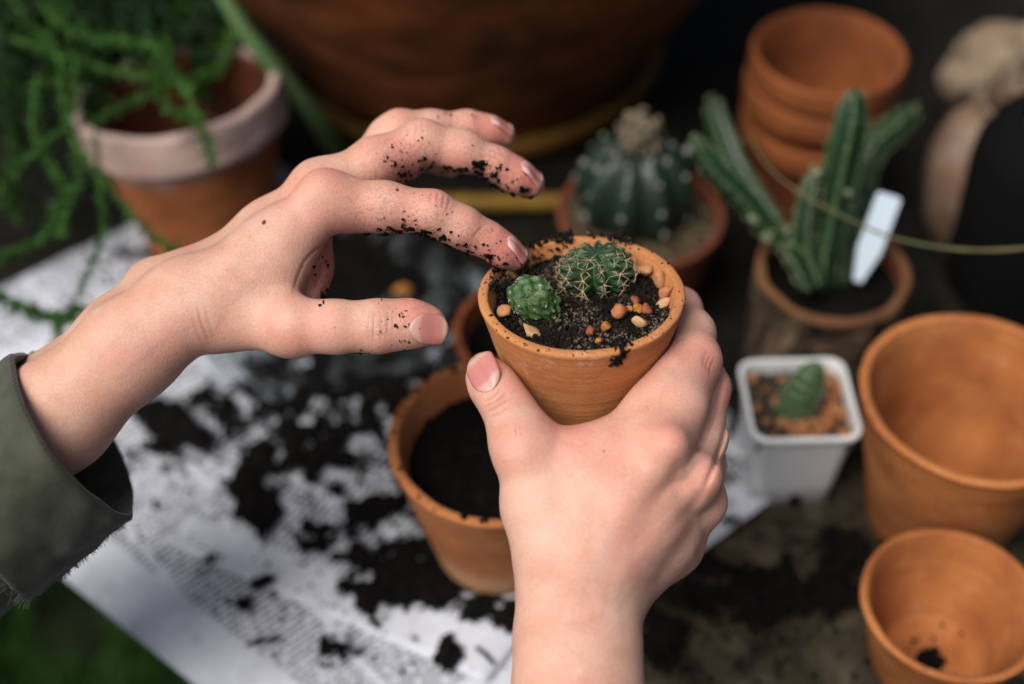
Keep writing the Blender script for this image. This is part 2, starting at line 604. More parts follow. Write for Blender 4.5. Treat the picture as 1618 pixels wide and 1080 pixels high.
# ------------------------------------------------------------------ newspaper
def mat_paper():
    m, n, l, b = mat_new("newsprint")
    co = obj_coord(n)
    sx = N(n, "ShaderNodeSeparateXYZ")
    l.new(co, sx.inputs[0])
    X, Y = sx.outputs[0], sx.outputs[1]
    # print: text lines run along X, columns 47 mm wide
    line = math_node(n, l, 'DIVIDE', Y, 0.0037)
    lid = math_node(n, l, 'FLOOR', line)
    lf = math_node(n, l, 'FRACT', line)
    inl = math_node(n, l, 'LESS_THAN', lf, 0.52)
    colm = math_node(n, l, 'DIVIDE', X, 0.047)
    cf = math_node(n, l, 'FRACT', colm)
    cid = math_node(n, l, 'FLOOR', colm)
    inc = math_node(n, l, 'LESS_THAN', cf, 0.92)
    wx = math_node(n, l, 'FLOOR', math_node(n, l, 'DIVIDE', X, 0.0013))
    cv = N(n, "ShaderNodeCombineXYZ")
    l.new(wx, cv.inputs[0]); l.new(lid, cv.inputs[1])
    wh = N(n, "ShaderNodeTexWhiteNoise", noise_dimensions='3D')
    l.new(cv.outputs[0], wh.inputs["Vector"])
    word = math_node(n, l, 'GREATER_THAN', wh.outputs["Value"], 0.2)
    glyph = noise_node(n, l, 1500, 2, 0.6, co)
    gk = ramp(n, l, glyph.outputs[0], [(0.34, (0.40, 0.40, 0.40)), (0.52, (1, 1, 1))]).outputs[0]
    # paragraph gaps / pictures, chosen per block
    cb = N(n, "ShaderNodeCombineXYZ")
    l.new(cid, cb.inputs[0]); l.new(math_node(n, l, 'FLOOR', math_node(n, l, 'DIVIDE', Y, 0.041)), cb.inputs[1])
    wb = N(n, "ShaderNodeTexWhiteNoise", noise_dimensions='3D')
    l.new(cb.outputs[0], wb.inputs["Vector"])
    block = math_node(n, l, 'GREATER_THAN', wb.outputs["Value"], 0.10)
    ink = inl
    for f in (inc, word, gk, block):
        ink = math_node(n, l, 'MULTIPLY', ink, f)
    # clear margin along the near-left edge and the outer edge (object space starts at the corner)
    Xs = math_node(n, l, 'ADD', X, math_node(n, l, 'MULTIPLY', Y, 0.21))
    for ax, lim in ((Xs, 0.030), (Y, 0.020)):
        ink = math_node(n, l, 'MULTIPLY', ink, math_node(n, l, 'GREATER_THAN', ax, lim))
    ink = math_node(n, l, 'MULTIPLY', ink, 0.92)
    stain = noise_node(n, l, 24, 6, 0.7, co)
    pc = ramp(n, l, stain.outputs[0], [(0.30, (0.44, 0.46, 0.51)), (0.58, (0.62, 0.645, 0.70))]).outputs[0]
    col = mixc(n, l, ink, pc, (0.055, 0.057, 0.065))
    # soil dust rubbed into the paper
    d1 = noise_node(n, l, 55, 7, 0.75, co, 0.5)
    dk = ramp(n, l, d1.outputs[0], [(0.54, (0, 0, 0)), (0.72, (0.6, 0.6, 0.6))]).outputs[0]
    d2 = noise_node(n, l, 900, 2, 0.5, co)
    dk = math_node(n, l, 'MULTIPLY', dk, ramp(n, l, d2.outputs[0], [(0.42, (0, 0, 0)), (0.58, (1, 1, 1))]).outputs[0])
    col = mixc(n, l, dk, col, (0.05, 0.042, 0.036))
    l.new(col, b.inputs["Base Color"])
    b.inputs["Roughness"].default_value = 0.8
    b.inputs["Specular IOR Level"].default_value = 0.2
    return m
M_PAPER = mat_paper()

def paper(name, corner, ulen, vlen, z0, label, rotdeg=0.0, seed=0, droop=True):
    """sheet with its corner at `corner`; local x runs along P_U, local y along P_V"""
    u, v = P_R, P_V
    if rotdeg:
        c, s_ = math.cos(math.radians(rotdeg)), math.sin(math.radians(rotdeg))
        u, v = u * c + v * s_, v * c - u * s_
    nu, nv = int(ulen / 0.006), int(vlen / 0.006)
    U, Vv = np.meshgrid(np.linspace(0, ulen, nu), np.linspace(0, vlen, nv), indexing='ij')
    pts = np.stack([U.ravel(), Vv.ravel(), 0 * U.ravel()], 1)
    z = 0.0016 * (1 + fbm(pts, 9.0, 2, seed)) * 0.5
    fold = np.abs(pts[:, 0] - ulen * 0.52)
    z += 0.0012 * np.exp(-(fold / 0.01) ** 2)
    if droop:
        e = np.clip(0.022 - pts[:, 0], 0, 1)
        z += 0.0016 - e ** 2 * 14
    pts[:, 2] = z
    # the two edges are not quite square to each other: skew the sheet inside a square frame
    yv = nrm(np.array([-u[1], u[0], 0.0]))
    if np.dot(yv, v) < 0: yv = -yv
    pts[:, 0], pts[:, 1] = pts[:, 0] + pts[:, 1] * np.dot(v, u), pts[:, 1] * np.dot(v, yv)
    idx = np.arange(nu * nv).reshape(nu, nv)
    q = np.stack([idx[:-1, :-1], idx[1:, :-1], idx[1:, 1:], idx[:-1, 1:]], -1).reshape(-1, 4)
    me = mesh_np(name, pts, q)
    mm = np.eye(4)
    w_ = np.array([0, 0, 1.0])
    mm[:3, 0], mm[:3, 1], mm[:3, 2] = u, yv, w_
    mm[:3, 3] = np.array([corner[0], corner[1], z0])
    o = put(name, me, M_PAPER, None, label, "newspaper", "newspaper sheets on the table", None, Matrix(mm.tolist()))
    sm = o.modifiers.new("thickness", 'SOLIDIFY')
    sm.thickness = 0.0002
    sm.offset = 1
    return o
PLEN = float(np.linalg.norm(onz(1215, 800) - P_B)) + 0.042
ULEN = float(np.dot(P_R * PLEN, P_U))
paper("newspaper", P_B, PLEN, float(np.dot(onz(60, 415) - P_B, P_V)) + 0.02, 0.0020, "printed white newspaper sheet spread under the pots, smeared with black soil", 0, 4)
paper("newspaper", P_B + P_R * 0.085 + P_V * 0.012, 0.250, 0.180, 0.0058, "smaller printed newspaper sheet with a straight edge at the bottom of the picture", 14, 9, False)

# ------------------------------------------------------------------ spilled soil on the paper and the table
BLOBS = [  # photo pixel, radius in pixels (x, y), weight
    (560, 690, 130, 110, 1.0), (480, 735, 95, 62, .95), (600, 775, 85, 75, 1.0), (540, 640, 170, 75, 1.05), (440, 640, 90, 50, .9), (640, 640, 90, 60, 1.0), (500, 620, 110, 60, .9), (380, 660, 60, 42, .8), (265, 670, 42, 36, .7),
    (330, 640, 40, 30, .6), (250, 730, 40, 22, .35), (650, 760, 70, 80, 1.0), (420, 815, 46, 40, .8), (395, 775, 34, 26, .7), (505, 850, 50, 38, .6),
    (585, 900, 40, 40, .5), (680, 905, 110, 66, 1.0), (590, 960, 55, 36, .65), (740, 960, 70, 36, .8), (800, 985, 60, 26, .6),
    (340, 893, 22, 16, .55), (415, 935, 20, 12, .5), (385, 970, 24, 14, .5), (655, 1015, 22, 22, .6), (712, 1050, 26, 34, .75),
    (535, 1040, 30, 20, .45), (170, 845, 26, 18, .5), (560, 560, 160, 60, .95), (700, 560, 60, 40, .5),
    (1085, 935, 60, 26, .8), (1152, 748, 20, 20, .3), (1160, 950, 160, 56, 1.0), (1260, 930, 90, 60, .8), (1060, 1010, 70, 50, .6),
    (1070, 1060, 60, 40, .5), (1330, 880, 60, 30, .5), (880, 700, 160, 130, .9), (300, 450, 110, 60, .6), (450, 420, 140, 80, .9), (545, 500, 210, 120, 1.0), (470, 700, 60, 50, .8), (700, 830, 60, 60, .9), (1165, 690, 18, 18, .3), (1185, 770, 16, 14, .3), (460, 790, 60, 34, .6), (560, 830, 60, 40, .55), (300, 690, 60, 30, .5), (1140, 838, 20, 14, .35),
]
BW = [(onz(x, y), onz(x + rx, y), onz(x, y - ry), w_) for x, y, rx, ry, w_ in BLOBS]
def soil_mask(p):
    m = np.full(len(p), -1.0)
    for c, ex, ey, w_ in BW:
        rx, ry = abs(ex[0] - c[0]), abs(ey[1] - c[1])
        q = ((p[:, 0] - c[0]) / rx) ** 2 + ((p[:, 1] - c[1]) / ry) ** 2
        m = np.maximum(m, w_ * (1.15 - q))
    return m
xs = np.arange(-0.34, 0.30, 0.0011)
ys = np.arange(0.20, 0.72, 0.0011)
GX, GY = np.meshgrid(xs, ys, indexing='ij')
gp = np.stack([GX.ravel(), GY.ravel(), 0 * GX.ravel()], 1)
mk = np.clip(soil_mask(gp), -1, 0.7) + 0.55 * fbm(gp, 42.0, 3, 21, 0.6) + 0.46 * fbm(gp, 150.0, 4, 77, 0.65) - 0.22
okv = (mk > 0).reshape(GX.shape)
cell = okv[:-1, :-1] & okv[1:, :-1] & okv[1:, 1:] & okv[:-1, 1:]
hz = 0.0078 + 0.0045 * np.sqrt(np.clip(mk, 0, 1.2)) + 0.0016 * np.clip(mk, 0, 1) * fbm(gp, 330.0, 2, 5)
edge = np.clip(mk / 0.10, 0, 1)
hz = 0.0066 + (hz - 0.0066) * edge
# keep it inside the table
gp[:, 2] = hz
inside = ((gp - E0) @ P_U).reshape(GX.shape) > 0.004
cell &= inside[:-1, :-1]
idx = np.arange(gp.shape[0]).reshape(GX.shape)
ii, jj = np.nonzero(cell)
q = np.stack([idx[ii, jj], idx[ii + 1, jj], idx[ii + 1, jj + 1], idx[ii, jj + 1]], 1)
used, inv = np.unique(q, return_inverse=True)
SV, SF = gp[used], inv.reshape(-1, 4)
# off the paper the soil lies on the table itself
loc = (SV - P_B) @ P_U
SV[:, 2] -= np.where(loc > ULEN, 0.0055, 0.0)
tri = np.concatenate([SF[:, [0, 1, 2]], SF[:, [0, 2, 3]]])
# loose crumbs around the heaps
nc = 100000
cx = rng.uniform(-0.34, 0.30, nc)
cy = rng.uniform(0.20, 0.72, nc)
cp = np.stack([cx, cy, 0 * cx], 1)
cm = soil_mask(cp) + 0.55 * fbm(cp, 42.0, 3, 21, 0.6) - 0.20
prob = 0.09 + 0.62 * np.exp(-np.clip(-cm, 0, 5) / 0.22) * (0.4 + 0.6 * (vnoise(cp, 60, 8) > 0))
keep = (rng.random(nc) < prob) & (((cp - E0) @ P_U) > 0.006)
cp = cp[keep]
cs = 0.00028 + 0.0013 * rng.random(len(cp)) ** 4
onp = ((cp - P_B) @ P_U) < ULEN
cp[:, 2] = np.where(onp, 0.0062, 0.0008) + cs * 0.5
cp[:, 2] += np.where(cm[keep] > 0.0, 0.004, 0)
CV, CF = crumbs(cp, cs)
put("spilled_soil", mesh_np("spilled_soil", np.vstack([SV, CV]), np.vstack([tri, CF + len(SV)])), M_SOIL, kind="stuff",
    label="black potting soil spilled over the newspaper and table", cat="soil")
# little sticks lying in the spill
for k, (a, b_) in enumerate([((388, 1019), (447, 1007)), ((752, 1022), (782, 1050))]):
    pa, pb = onz(*a, 0.009), onz(*b_, 0.0085)
    pts = smooth_path([pa, (pa + pb) / 2 + np.array([0, 0.0008, 0]), pb], 7)
    v, f = tube(pts - pa, [0.0009, .0012, .0011, .0013, .0012, .0011, .0008], 6)
    put("twig", mesh_np("twig", v, f), M_SOIL, None, ["short black stick on the newspaper near its lower left edge", "thin black stick on the newspaper left of the lower wrist"][k], "twig", "sticks in the spilled soil", None, Matrix.Translation(Vector(pa)))

# ================================================================== HANDS (implicit flesh over a skeleton, polygonised)
def smin(a, b, k):
    h = np.clip(0.5 + 0.5 * (b - a) / k, 0, 1)
    return b + (a - b) * h - k * h * (1 - h)

class J:
    """a joint: photo pixel, distance from the camera, flesh radius in photo pixels at that distance"""
    def __init__(self, px, py, d, rpx):
        self.p = pix(px, py, d)
        self.r = rpx * d / FPX

def cap(p, a, b, ra, rb, flat=None):
    ba = b - a
    t = np.clip(((p - a) @ ba) / (ba @ ba + 1e-12), 0, 1)
    v = p - a - t[:, None] * ba
    if flat is not None:
        n, s = flat
        v = v + ((s - 1) * (v @ n))[:, None] * n
    r = ra + (rb - ra) * t
    d = np.sqrt((v * v).sum(1)) - r
    if flat is not None and flat[1] > 1:
        d = d / (1 + 0.5 * (flat[1] - 1))
    return d

class Group:
    def __init__(self, k):
        self.k, self.items = k, []
    def chain(self, *js, flat=None):
        for a, b in zip(js[:-1], js[1:]):
            self.items.append((a.p, b.p, a.r, b.r, flat))
        return self
    def ball(self, j, flat=None):
        self.items.append((j.p, j.p + 1e-5, j.r, j.r, flat))
        return self
    def bound(self):
        if getattr(self, "_b", None) is None or self._b[2] != len(self.items):
            pts = np.array([x for it in self.items for x in (it[0], it[1])])
            rad = max(max(it[2], it[3]) for it in self.items)
            c = (pts.min(0) + pts.max(0)) / 2
            self._b = (c, np.linalg.norm(pts - c, axis=1).max() + rad, len(self.items))
        return self._b
    def raw(self, p):
        d = None
        for a, b, ra, rb, fl in self.items:
            # a piece far from every point asked about cannot matter
            e = cap(p, a, b, ra, rb, fl)
            d = e if d is None else smin(d, e, self.k)
        return d
    def __call__(self, p):
        c, r, _ = self.bound()
        far = np.sqrt(((p - c) ** 2).sum(1)) - r
        m = far < 0.016
        if m.all():
            return self.raw(p)
        out = np.maximum(far, 0.016)
        if m.any():
            out[m] = self.raw(p[m])
        return out

class Hand:
    def __init__(self):
        self.body = Group(0.009)
        self.fingers = []          # (Group, blend with the body)
        self.lines = []            # traced creases and tendons: (pixels, width px, height m, dmin, dmax)
        self.carve = None
        self.red, self.pale, self.dirt = [], [], []
    def finger(self, k=0.005, join=0.007):
        g = Group(k)
        self.fingers.append((g, join))
        return g
    def line(self, pts, w, h, dmax=9.0, dmin=0.0):
        self.lines.append((np.array(pts, float), w, h, dmin, dmax))
    def base(self, p):
        b = self.body(p)
        d = None
        for g, kj in self.fingers:
            e = smin(g(p), b, kj)
            d = e if d is None else smin(d, e, 0.0012)
        return d if d is not None else b
    def __call__(self, p, detail=True):
        d = self.base(p)
        if self.carve is not None:
            c = self.carve(p)
            d = -smin(-d, c, 0.002)
        if detail and self.lines:
            xyd = project(p)
            for ln in self.lines:
                m, amt = self.along(xyd, ln[0], ln[1], ln[3], ln[4])
                if m is not None:
                    d[m] -= ln[2] * amt
        return d
    @staticmethod
    def along(xyd, pts, w, dmin, dmax):
        """closeness 0..1 to a traced line, for the points near it"""
        x, y, dep = xyd
        lo, hi = pts.min(0) - 3 * w, pts.max(0) + 3 * w
        m = np.nonzero((x > lo[0]) & (x < hi[0]) & (y > lo[1]) & (y < hi[1]) & (dep < dmax) & (dep > dmin))[0]
        if len(m) == 0:
            return None, None
        q = np.stack([x[m], y[m]], 1)
        best = np.full(len(q), 1e9)
        tt = np.zeros(len(q))
        L = 0.0
        tot = np.linalg.norm(np.diff(pts, axis=0), axis=1).sum()
        for a, b in zip(pts[:-1], pts[1:]):
            ab = b - a
            t = np.clip(((q - a) @ ab) / (ab @ ab), 0, 1)
            e = np.linalg.norm(q - a - t[:, None] * ab, axis=1)
            tt = np.where(e < best, (L + t * np.linalg.norm(ab)) / tot, tt)
            best = np.minimum(best, e)
            L += np.linalg.norm(ab)
        return m, np.exp(-(best / w) ** 2) * np.clip(np.sin(np.pi * np.clip(tt, 0.04, 0.96)) * 1.6, 0, 1)
    def crease(self, v, veins=False):
        """how deep inside a traced skin crease each vertex lies, 0..1"""
        out = np.zeros(len(v))
        xyd = project(v)
        for pts, w, h, dmin, dmax in self.lines:
            if (h < 0 and w <= 4 and not veins) or (veins and 0 < h < 0.0002):
                m, amt = self.along(xyd, pts, w * 0.9, dmin, dmax)
                if m is not None:
                    out[m] = np.maximum(out[m], amt * (1.0 if veins else min(1.0, -h / 0.0003)))
        return out
    def grad(self, p, e=0.0002, detail=True):
        k = np.array([[1, -1, -1], [-1, -1, 1], [-1, 1, -1], [1, 1, 1]], float)
        g = 0
        for s in k:
            g = g + s * self(p + s * e, detail)[:, None]
        return g / (4 * e)
    def project_on(self, p, it=2, detail=True, off=0.0):
        for _ in range(it):
            g = self.grad(p, detail=detail)
            d = self(p, detail) - off
            p = p - g * (np.clip(d, -0.004, 0.004) / np.maximum((g * g).sum(1), 0.2))[:, None]
        return p

def surface_nets(f, lo, hi, h):
    B = 5
    H = h * B
    nb = np.ceil((hi - lo) / H).astype(int)
    ci = np.stack(np.meshgrid(*[np.arange(k) for k in nb], indexing='ij'), -1).reshape(-1, 3)
    cv = f(lo + (ci * B + 2) * h, False)
    n = nb * B
    V = np.repeat(np.repeat(np.repeat(np.sign(cv).reshape(nb) * 1.0, B, 0), B, 1), B, 2).astype(np.float32)
    sel = ci[np.abs(cv) < H * 1.35]
    off = np.stack(np.meshgrid(*[np.arange(B)] * 3, indexing='ij'), -1).reshape(-1, 3)
    for s in range(0, len(sel), 4000):
        pts = (sel[s:s + 4000, None] * B + off[None]).reshape(-1, 3)
        V[pts[:, 0], pts[:, 1], pts[:, 2]] = f(lo + pts * h, False)
    S = V < 0
    cnt = np.zeros(tuple(n - 1), np.int8)
    for dx in (0, 1):
        for dy in (0, 1):
            for dz in (0, 1):
                cnt += S[dx:n[0] - 1 + dx, dy:n[1] - 1 + dy, dz:n[2] - 1 + dz]
    act = (cnt > 0) & (cnt < 8)
    cells = np.argwhere(act)
    ids = np.full(cnt.shape, -1, np.int32)
    ids[act] = np.arange(len(cells))
    acc = np.zeros((len(cells), 3)); wsum = np.zeros(len(cells))
    corners = [(a, b, c) for a in (0, 1) for b in (0, 1) for c in (0, 1)]
    for i, a in enumerate(corners):
        for b in corners[i + 1:]:
            if sum(abs(x - y) for x, y in zip(a, b)) != 1: continue
            va = V[cells[:, 0] + a[0], cells[:, 1] + a[1], cells[:, 2] + a[2]]
            vb = V[cells[:, 0] + b[0], cells[:, 1] + b[1], cells[:, 2] + b[2]]
            m = (va < 0) != (vb < 0)
            t = np.where(m, va / np.where(m, va - vb, 1), 0)
            pa, pb = np.array(a, float), np.array(b, float)
            acc += np.where(m[:, None], pa + t[:, None] * (pb - pa), 0)
            wsum += m
    verts = lo + (cells + acc / wsum[:, None]) * h
    quads = []
    for ax in range(3):
        sl0 = [slice(None)] * 3; sl1 = [slice(None)] * 3
        sl0[ax] = slice(0, -1); sl1[ax] = slice(1, None)
        e = np.argwhere(S[tuple(sl0)] != S[tuple(sl1)])
        o1, o2 = [(1, 2), (2, 0), (0, 1)][ax]
        e = e[(e[:, o1] > 0) & (e[:, o2] > 0) & (e[:, o1] < n[o1] - 1) & (e[:, o2] < n[o2] - 1)]
        def c(a, b):
            q = e.copy(); q[:, o1] -= a; q[:, o2] -= b
            return ids[q[:, 0], q[:, 1], q[:, 2]]
        Q = np.stack([c(1, 1), c(0, 1), c(0, 0), c(1, 0)], 1)
        flip = ~S[e[:, 0], e[:, 1], e[:, 2]]
        Q[flip] = Q[flip][:, ::-1]
        quads.append(Q)
    Q = np.concatenate(quads)
    return verts, Q[(Q >= 0).all(1)]

def relax(v, q, it=2, k=0.5):
    for _ in range(it):
        acc = np.zeros_like(v); c = np.zeros(len(v))
        for i in range(4):
            a, b = q[:, i], q[:, (i + 1) % 4]
            np.add.at(acc, a, v[b]); np.add.at(acc, b, v[a])
            np.add.at(c, a, 1); np.add.at(c, b, 1)
        v = v + k * (acc / np.maximum(c, 1)[:, None] - v)
    return v

def subdivide(v, q):
    e = np.concatenate([q[:, [0, 1]], q[:, [1, 2]], q[:, [2, 3]], q[:, [3, 0]]])
    e.sort(axis=1)
    u, inv = np.unique(e[:, 0].astype(np.int64) * len(v) + e[:, 1], return_inverse=True)
    mid = (v[u // len(v)] + v[u % len(v)]) / 2
    cen = v[q].mean(1)
    m = len(q)
    ei = inv.reshape(4, m) + len(v)
    ce = np.arange(m) + len(v) + len(mid)
    Q = np.concatenate([np.stack([q[:, i], ei[i], ce, ei[(i + 3) % 4]], 1) for i in range(4)])
    return np.vstack([v, mid, cen]), Q

def gauss(p, spots):
    out = np.zeros(len(p))
    for c, r, a in spots:
        out = np.maximum(out, a * np.exp(-((p - c) ** 2).sum(1) / (r * r)))
    return out

def build_hand(hand, lo, hi, name, label, h=0.0011):
    v, q = surface_nets(hand, np.array(lo), np.array(hi), h)
    v = relax(v, q, 2, 0.5)
    v = hand.project_on(v, 2, False)
    v, q = subdivide(v, q)
    v = hand.project_on(v, 2, True)
    me = mesh_np(name, v, q)
    attr(me, "redness", np.clip(gauss(v, hand.red), 0, 1))
    attr(me, "paleness", np.clip(gauss(v, hand.pale), 0, 1))
    attr(me, "crease", hand.crease(v))
    attr(me, "vein", hand.crease(v, True))
    attr(me, "dirt", np.clip(gauss(v, hand.dirt), 0, 1))
    o = put(name, me, M_SKIN, None, label, "hand", "a gardener's two hands")
    return o, v, q

def nail(hand, owner, center, along, normal, width, length, lift=0.00025, tip_lift=0.0006):
    """a thin curved plate lying on the fingertip"""
    a = nrm(along)
    n = nrm(normal - a * np.dot(normal, a))
    s = np.cross(a, n)
    nu, nv = 17, 19
    P, al, ed = [], [], []
    for j in range(nv):
        t = j / (nv - 1)
        # outline: rounded at the root, softly rounded at the free edge
        wj = (1 - abs(2 * min(t, 0.5) - 1) ** 2.6 * 0.55) * (1 - max(0, (t - 0.80) / 0.20) ** 2.2 * 0.30)
        for i in range(nu):
            u = 2 * i / (nu - 1) - 1
            rootc = 0.10 * (1 - u * u) * (1 - t) * -1 + 0.10 * (1 - u * u) * t
            P.append(center + a * length * (t - 0.5 + rootc) + s * (u * wj * width / 2) + n * 0.003)
            al.append(t + 0.04 * (1 - u * u)); ed.append(max(abs(u), 1 - t * 3 if t < 0.33 else 0))
    P = np.array(P); al = np.array(al); ed = np.array(ed)
    # drop onto the flesh along the normal
    for _ in range(14):
        P = P - n * np.clip(hand(P, True), -0.002, 0.002)[:, None] * 0.8
    # a nail is smoother than the flesh under it
    G = P.reshape(nv, nu, 3)
    hh = (G - center) @ n
    r0 = int(nv * 0.62)
    slope = (hh[r0] - hh[r0 - 4]) / 4
    slope = np.clip(slope, -0.00022, 0.0001)
    for j in range(r0 + 1, nv):
        hh[j] = np.maximum(hh[j], hh[r0] + slope * (j - r0) - 0.000012 * (j - r0) ** 2)
    top = hh[:, nu // 2][:, None]
    uu = np.abs(np.linspace(-1, 1, nu))[None]
    hh = np.maximum(hh, top - 0.19 * width * uu ** 2.2)
    for _ in range(2):
        g2 = hh.copy()
        g2[1:-1] = (hh[:-2] + hh[1:-1] * 2 + hh[2:]) / 4
        hh = g2
    P = (G - (((G - center) @ n) - hh)[..., None] * n).reshape(-1, 3)
    off = lift * (1 - ed ** 4) - 0.00012 * ed ** 4 + tip_lift * np.clip((al - 0.7) / 0.3, 0, 1) ** 1.5
    P = P + n * off[:, None]
    idx = np.arange(nu * nv).reshape(nv, nu)
    f = np.stack([idx[:-1, :-1], idx[:-1, 1:], idx[1:, 1:], idx[1:, :-1]], -1).reshape(-1, 4)
    me = mesh_np("fingernail", P, f)
    attr(me, "along", al)
    o = put("fingernail", me, M_NAIL, owner)
    sm = o.modifiers.new("thickness", 'SOLIDIFY'); sm.thickness = 0.0004; sm.offset = 0
    return o

# ------------------------------------------------------------------ the pot that is held (defined first: the hand closes on it)
POT_R, POT_RB, POT_H, POT_WALL = 0.0408, 0.0225, 0.072, 0.0042
POT_C = pix(919, 461, 0.560)                            # centre of the rim
_el = math.radians(37.4)
POT_AX = nrm(UP * math.cos(_el) - FW * math.sin(_el) - RT * 0.035)
POT_BASE = POT_C - POT_AX * POT_H
M_POT = frame_from_axis(POT_BASE, POT_AX)
def pot_sdf(p, grow=0.0):
    q = p - POT_BASE
    z = q @ POT_AX
    r = np.linalg.norm(q - z[:, None] * POT_AX, axis=1)
    rr = POT_RB + (POT_R - POT_RB) * np.clip(z / POT_H, -0.2, 1.1)
    side = (r - rr) * math.cos(math.atan((POT_R - POT_RB) / POT_H))
    return np.maximum(side, np.maximum(-z, z - POT_H)) - grow

# ------------------------------------------------------------------ upper hand (reaching in from the left)
H1 = Hand()
DEEP = FW
bod = H1.body
bod.chain(J(-60, 762, .560, 88), J(88, 657, .560, 82), J(205, 552, .557, 72), J(296, 482, .556, 66), J(350, 478, .557, 58))
bod.chain(J(-60, 740, .584, 80), J(88, 638, .582, 74), J(205, 534, .579, 69), J(290, 470, .577, 62), J(335, 455, .577, 52))
bod.ball(J(240, 446, .583, 34))                        # ulna head
mcp2, mcp3, mcp4, mcp5 = J(521, 316, .561, 37), J(508, 294, .578, 34), J(522, 302, .595, 31), J(505, 312, .611, 28)
bod.chain(J(335, 470, .557, 60), J(430, 392, .560, 46), mcp2)
bod.chain(J(325, 448, .574, 54), J(425, 366, .577, 42), mcp3)
bod.chain(J(318, 448, .588, 46), mcp4)
bod.chain(J(312, 455, .600, 42), mcp5)
# flesh between thumb and index
bod.chain(J(350, 478, .556, 56), J(432, 448, .556, 36))
bod.chain(J(385, 450, .557, 54), J(456, 376, .559, 38))
bod.chain(J(425, 440, .558, 40), J(444, 410, .559, 32))
# palm side
pal = H1.finger(0.006, 0.0055)
pal.chain(J(462, 468, .571, 50), J(478, 420, .577, 44), J(488, 370, .583, 38))
pal.chain(J(430, 470, .585, 46), J(480, 395, .598, 38))
th = H1.finger(0.006, 0.009)
th.chain(J(352, 496, .557, 52), J(462, 515, .547, 43), J(530, 516, .545, 38), J(598, 515, .546, 38), J(648, 511, .548, 34), J(676, 513, .550, 29.5), flat=(nrm(FW), 1.12))
th.ball(J(456, 519, .546, 36))
ix = H1.finger(0.005, 0.009)
ix.chain(mcp2, J(608, 323, .561, 34), J(684, 334, .560, 31), J(730, 357, .563, 29), J(771, 378, .567, 25), J(795, 395, .570, 23.5), J(813, 406, .573, 21))
ix.chain(J(560, 334, .566, 34), J(648, 336, .566, 31))
ix.chain(J(700, 350, .566, 27), J(745, 372, .569, 25))
md = H1.finger(0.005, 0.009)
md.chain(mcp3, J(592, 255, .581, 36), J(668, 223, .585, 32), J(730, 238, .588, 30.5), J(784, 259, .591, 25), J(814, 277, .594, 25), J(838, 290, .597, 22.5))
md.chain(J(580, 275, .586, 36), J(640, 252, .590, 33))
rg = H1.finger(0.005, 0.009)
rg.chain(mcp4, J(580, 254, .600, 28), J(612, 216, .603, 27.5), J(632, 203, .604, 27.5), J(680, 202, .608, 26), J(739, 199, .612, 22.5), J(770, 206, .615, 21.5), J(796, 213, .618, 18.5))
pk = H1.finger(0.004, 0.008)
pk.chain(mcp5, J(580, 262, .622, 25), J(660, 245, .628, 21), J(712, 262, .630, 18))
# knuckles
bod.ball(J(508, 303, .557, 27)); bod.ball(J(494, 288, .575, 23))
# creases traced on the joints
for pts, h in [([(684, 301), (679, 311), (680, 322)], -.00026), ([(693, 303), (690, 313), (692, 326)], -.00030), ([(702, 307), (700, 317), (698, 330)], -.00030), ([(711, 312), (709, 321), (705, 333)], -.00024),
               ([(688, 312), (697, 315), (706, 321)], -.00014)]:
    H1.line(pts, 1.9, h, .575)
for pts, h in [([(594, 490), (589, 505), (590, 524), (588, 543)], -.00036), ([(603, 495), (601, 510), (603, 528), (600, 540)], -.00022), ([(611, 493), (613, 512), (610, 534)], -.00022),
               ([(620, 499), (621, 515), (618, 533)], -.00014), ([(584, 500), (581, 518), (584, 538)], -.00016), ([(592, 512), (604, 516), (614, 511)], -.00012), ([(590, 528), (602, 530), (612, 526)], -.00010)]:
    H1.line(pts, 1.8, h, .56)
H1.line([(463, 464), (469, 440), (481, 412), (498, 394), (522, 380)], 3.0, -0.00030, .575)
H1.line([(496, 462), (500, 445), (508, 430)], 2.6, -0.00022, .585, .55)
H1.line([(745, 377), (752, 368), (764, 356)], 2.2, -0.00022, .58)
H1.line([(768, 362), (775, 368), (783, 361)], 1.8, -0.00024, .58)
H1.line([(774, 358), (781, 364), (788, 360)], 1.8, -0.00018, .58)
H1.line([(772, 244), (780, 250), (787, 247)], 1.8, -0.0002, .60)
H1.line([(722, 184), (726, 192), (724, 200)], 1.8, -0.00016, .62)
H1.line([(659, 192), (657, 202), (660, 212)], 2.2, -0.00012, .60)
H1.line([(668, 190), (667, 202), (669, 212)], 2.2, -0.00012, .60)
for vp in ([(335, 450), (372, 418), (400, 372), (440, 335)], [(360, 470), (400, 440), (430, 395)], [(120, 600), (180, 540), (250, 478), (310, 452)], [(180, 600), (250, 540), (320, 500)]):
    H1.line(vp, 6, 0.00006, .58)
H1.line([(310, 480), (318, 510), (332, 545)], 3.0, -0.00022, .57)
H1.line([(322, 478), (328, 505), (340, 540)], 3.0, -0.00012, .57)
H1.line([(300, 490), (308, 515), (322, 548)], 3.0, -0.00012, .57)
H1.line([(440, 340), (480, 312), (510, 300)], 14, 0.0004, .575)
H1.line([(330, 440), (390, 378), (470, 300)], 12, 0.0003, .59)
def sp(px, py, d, r, a): return (pix(px, py, d), r, a)
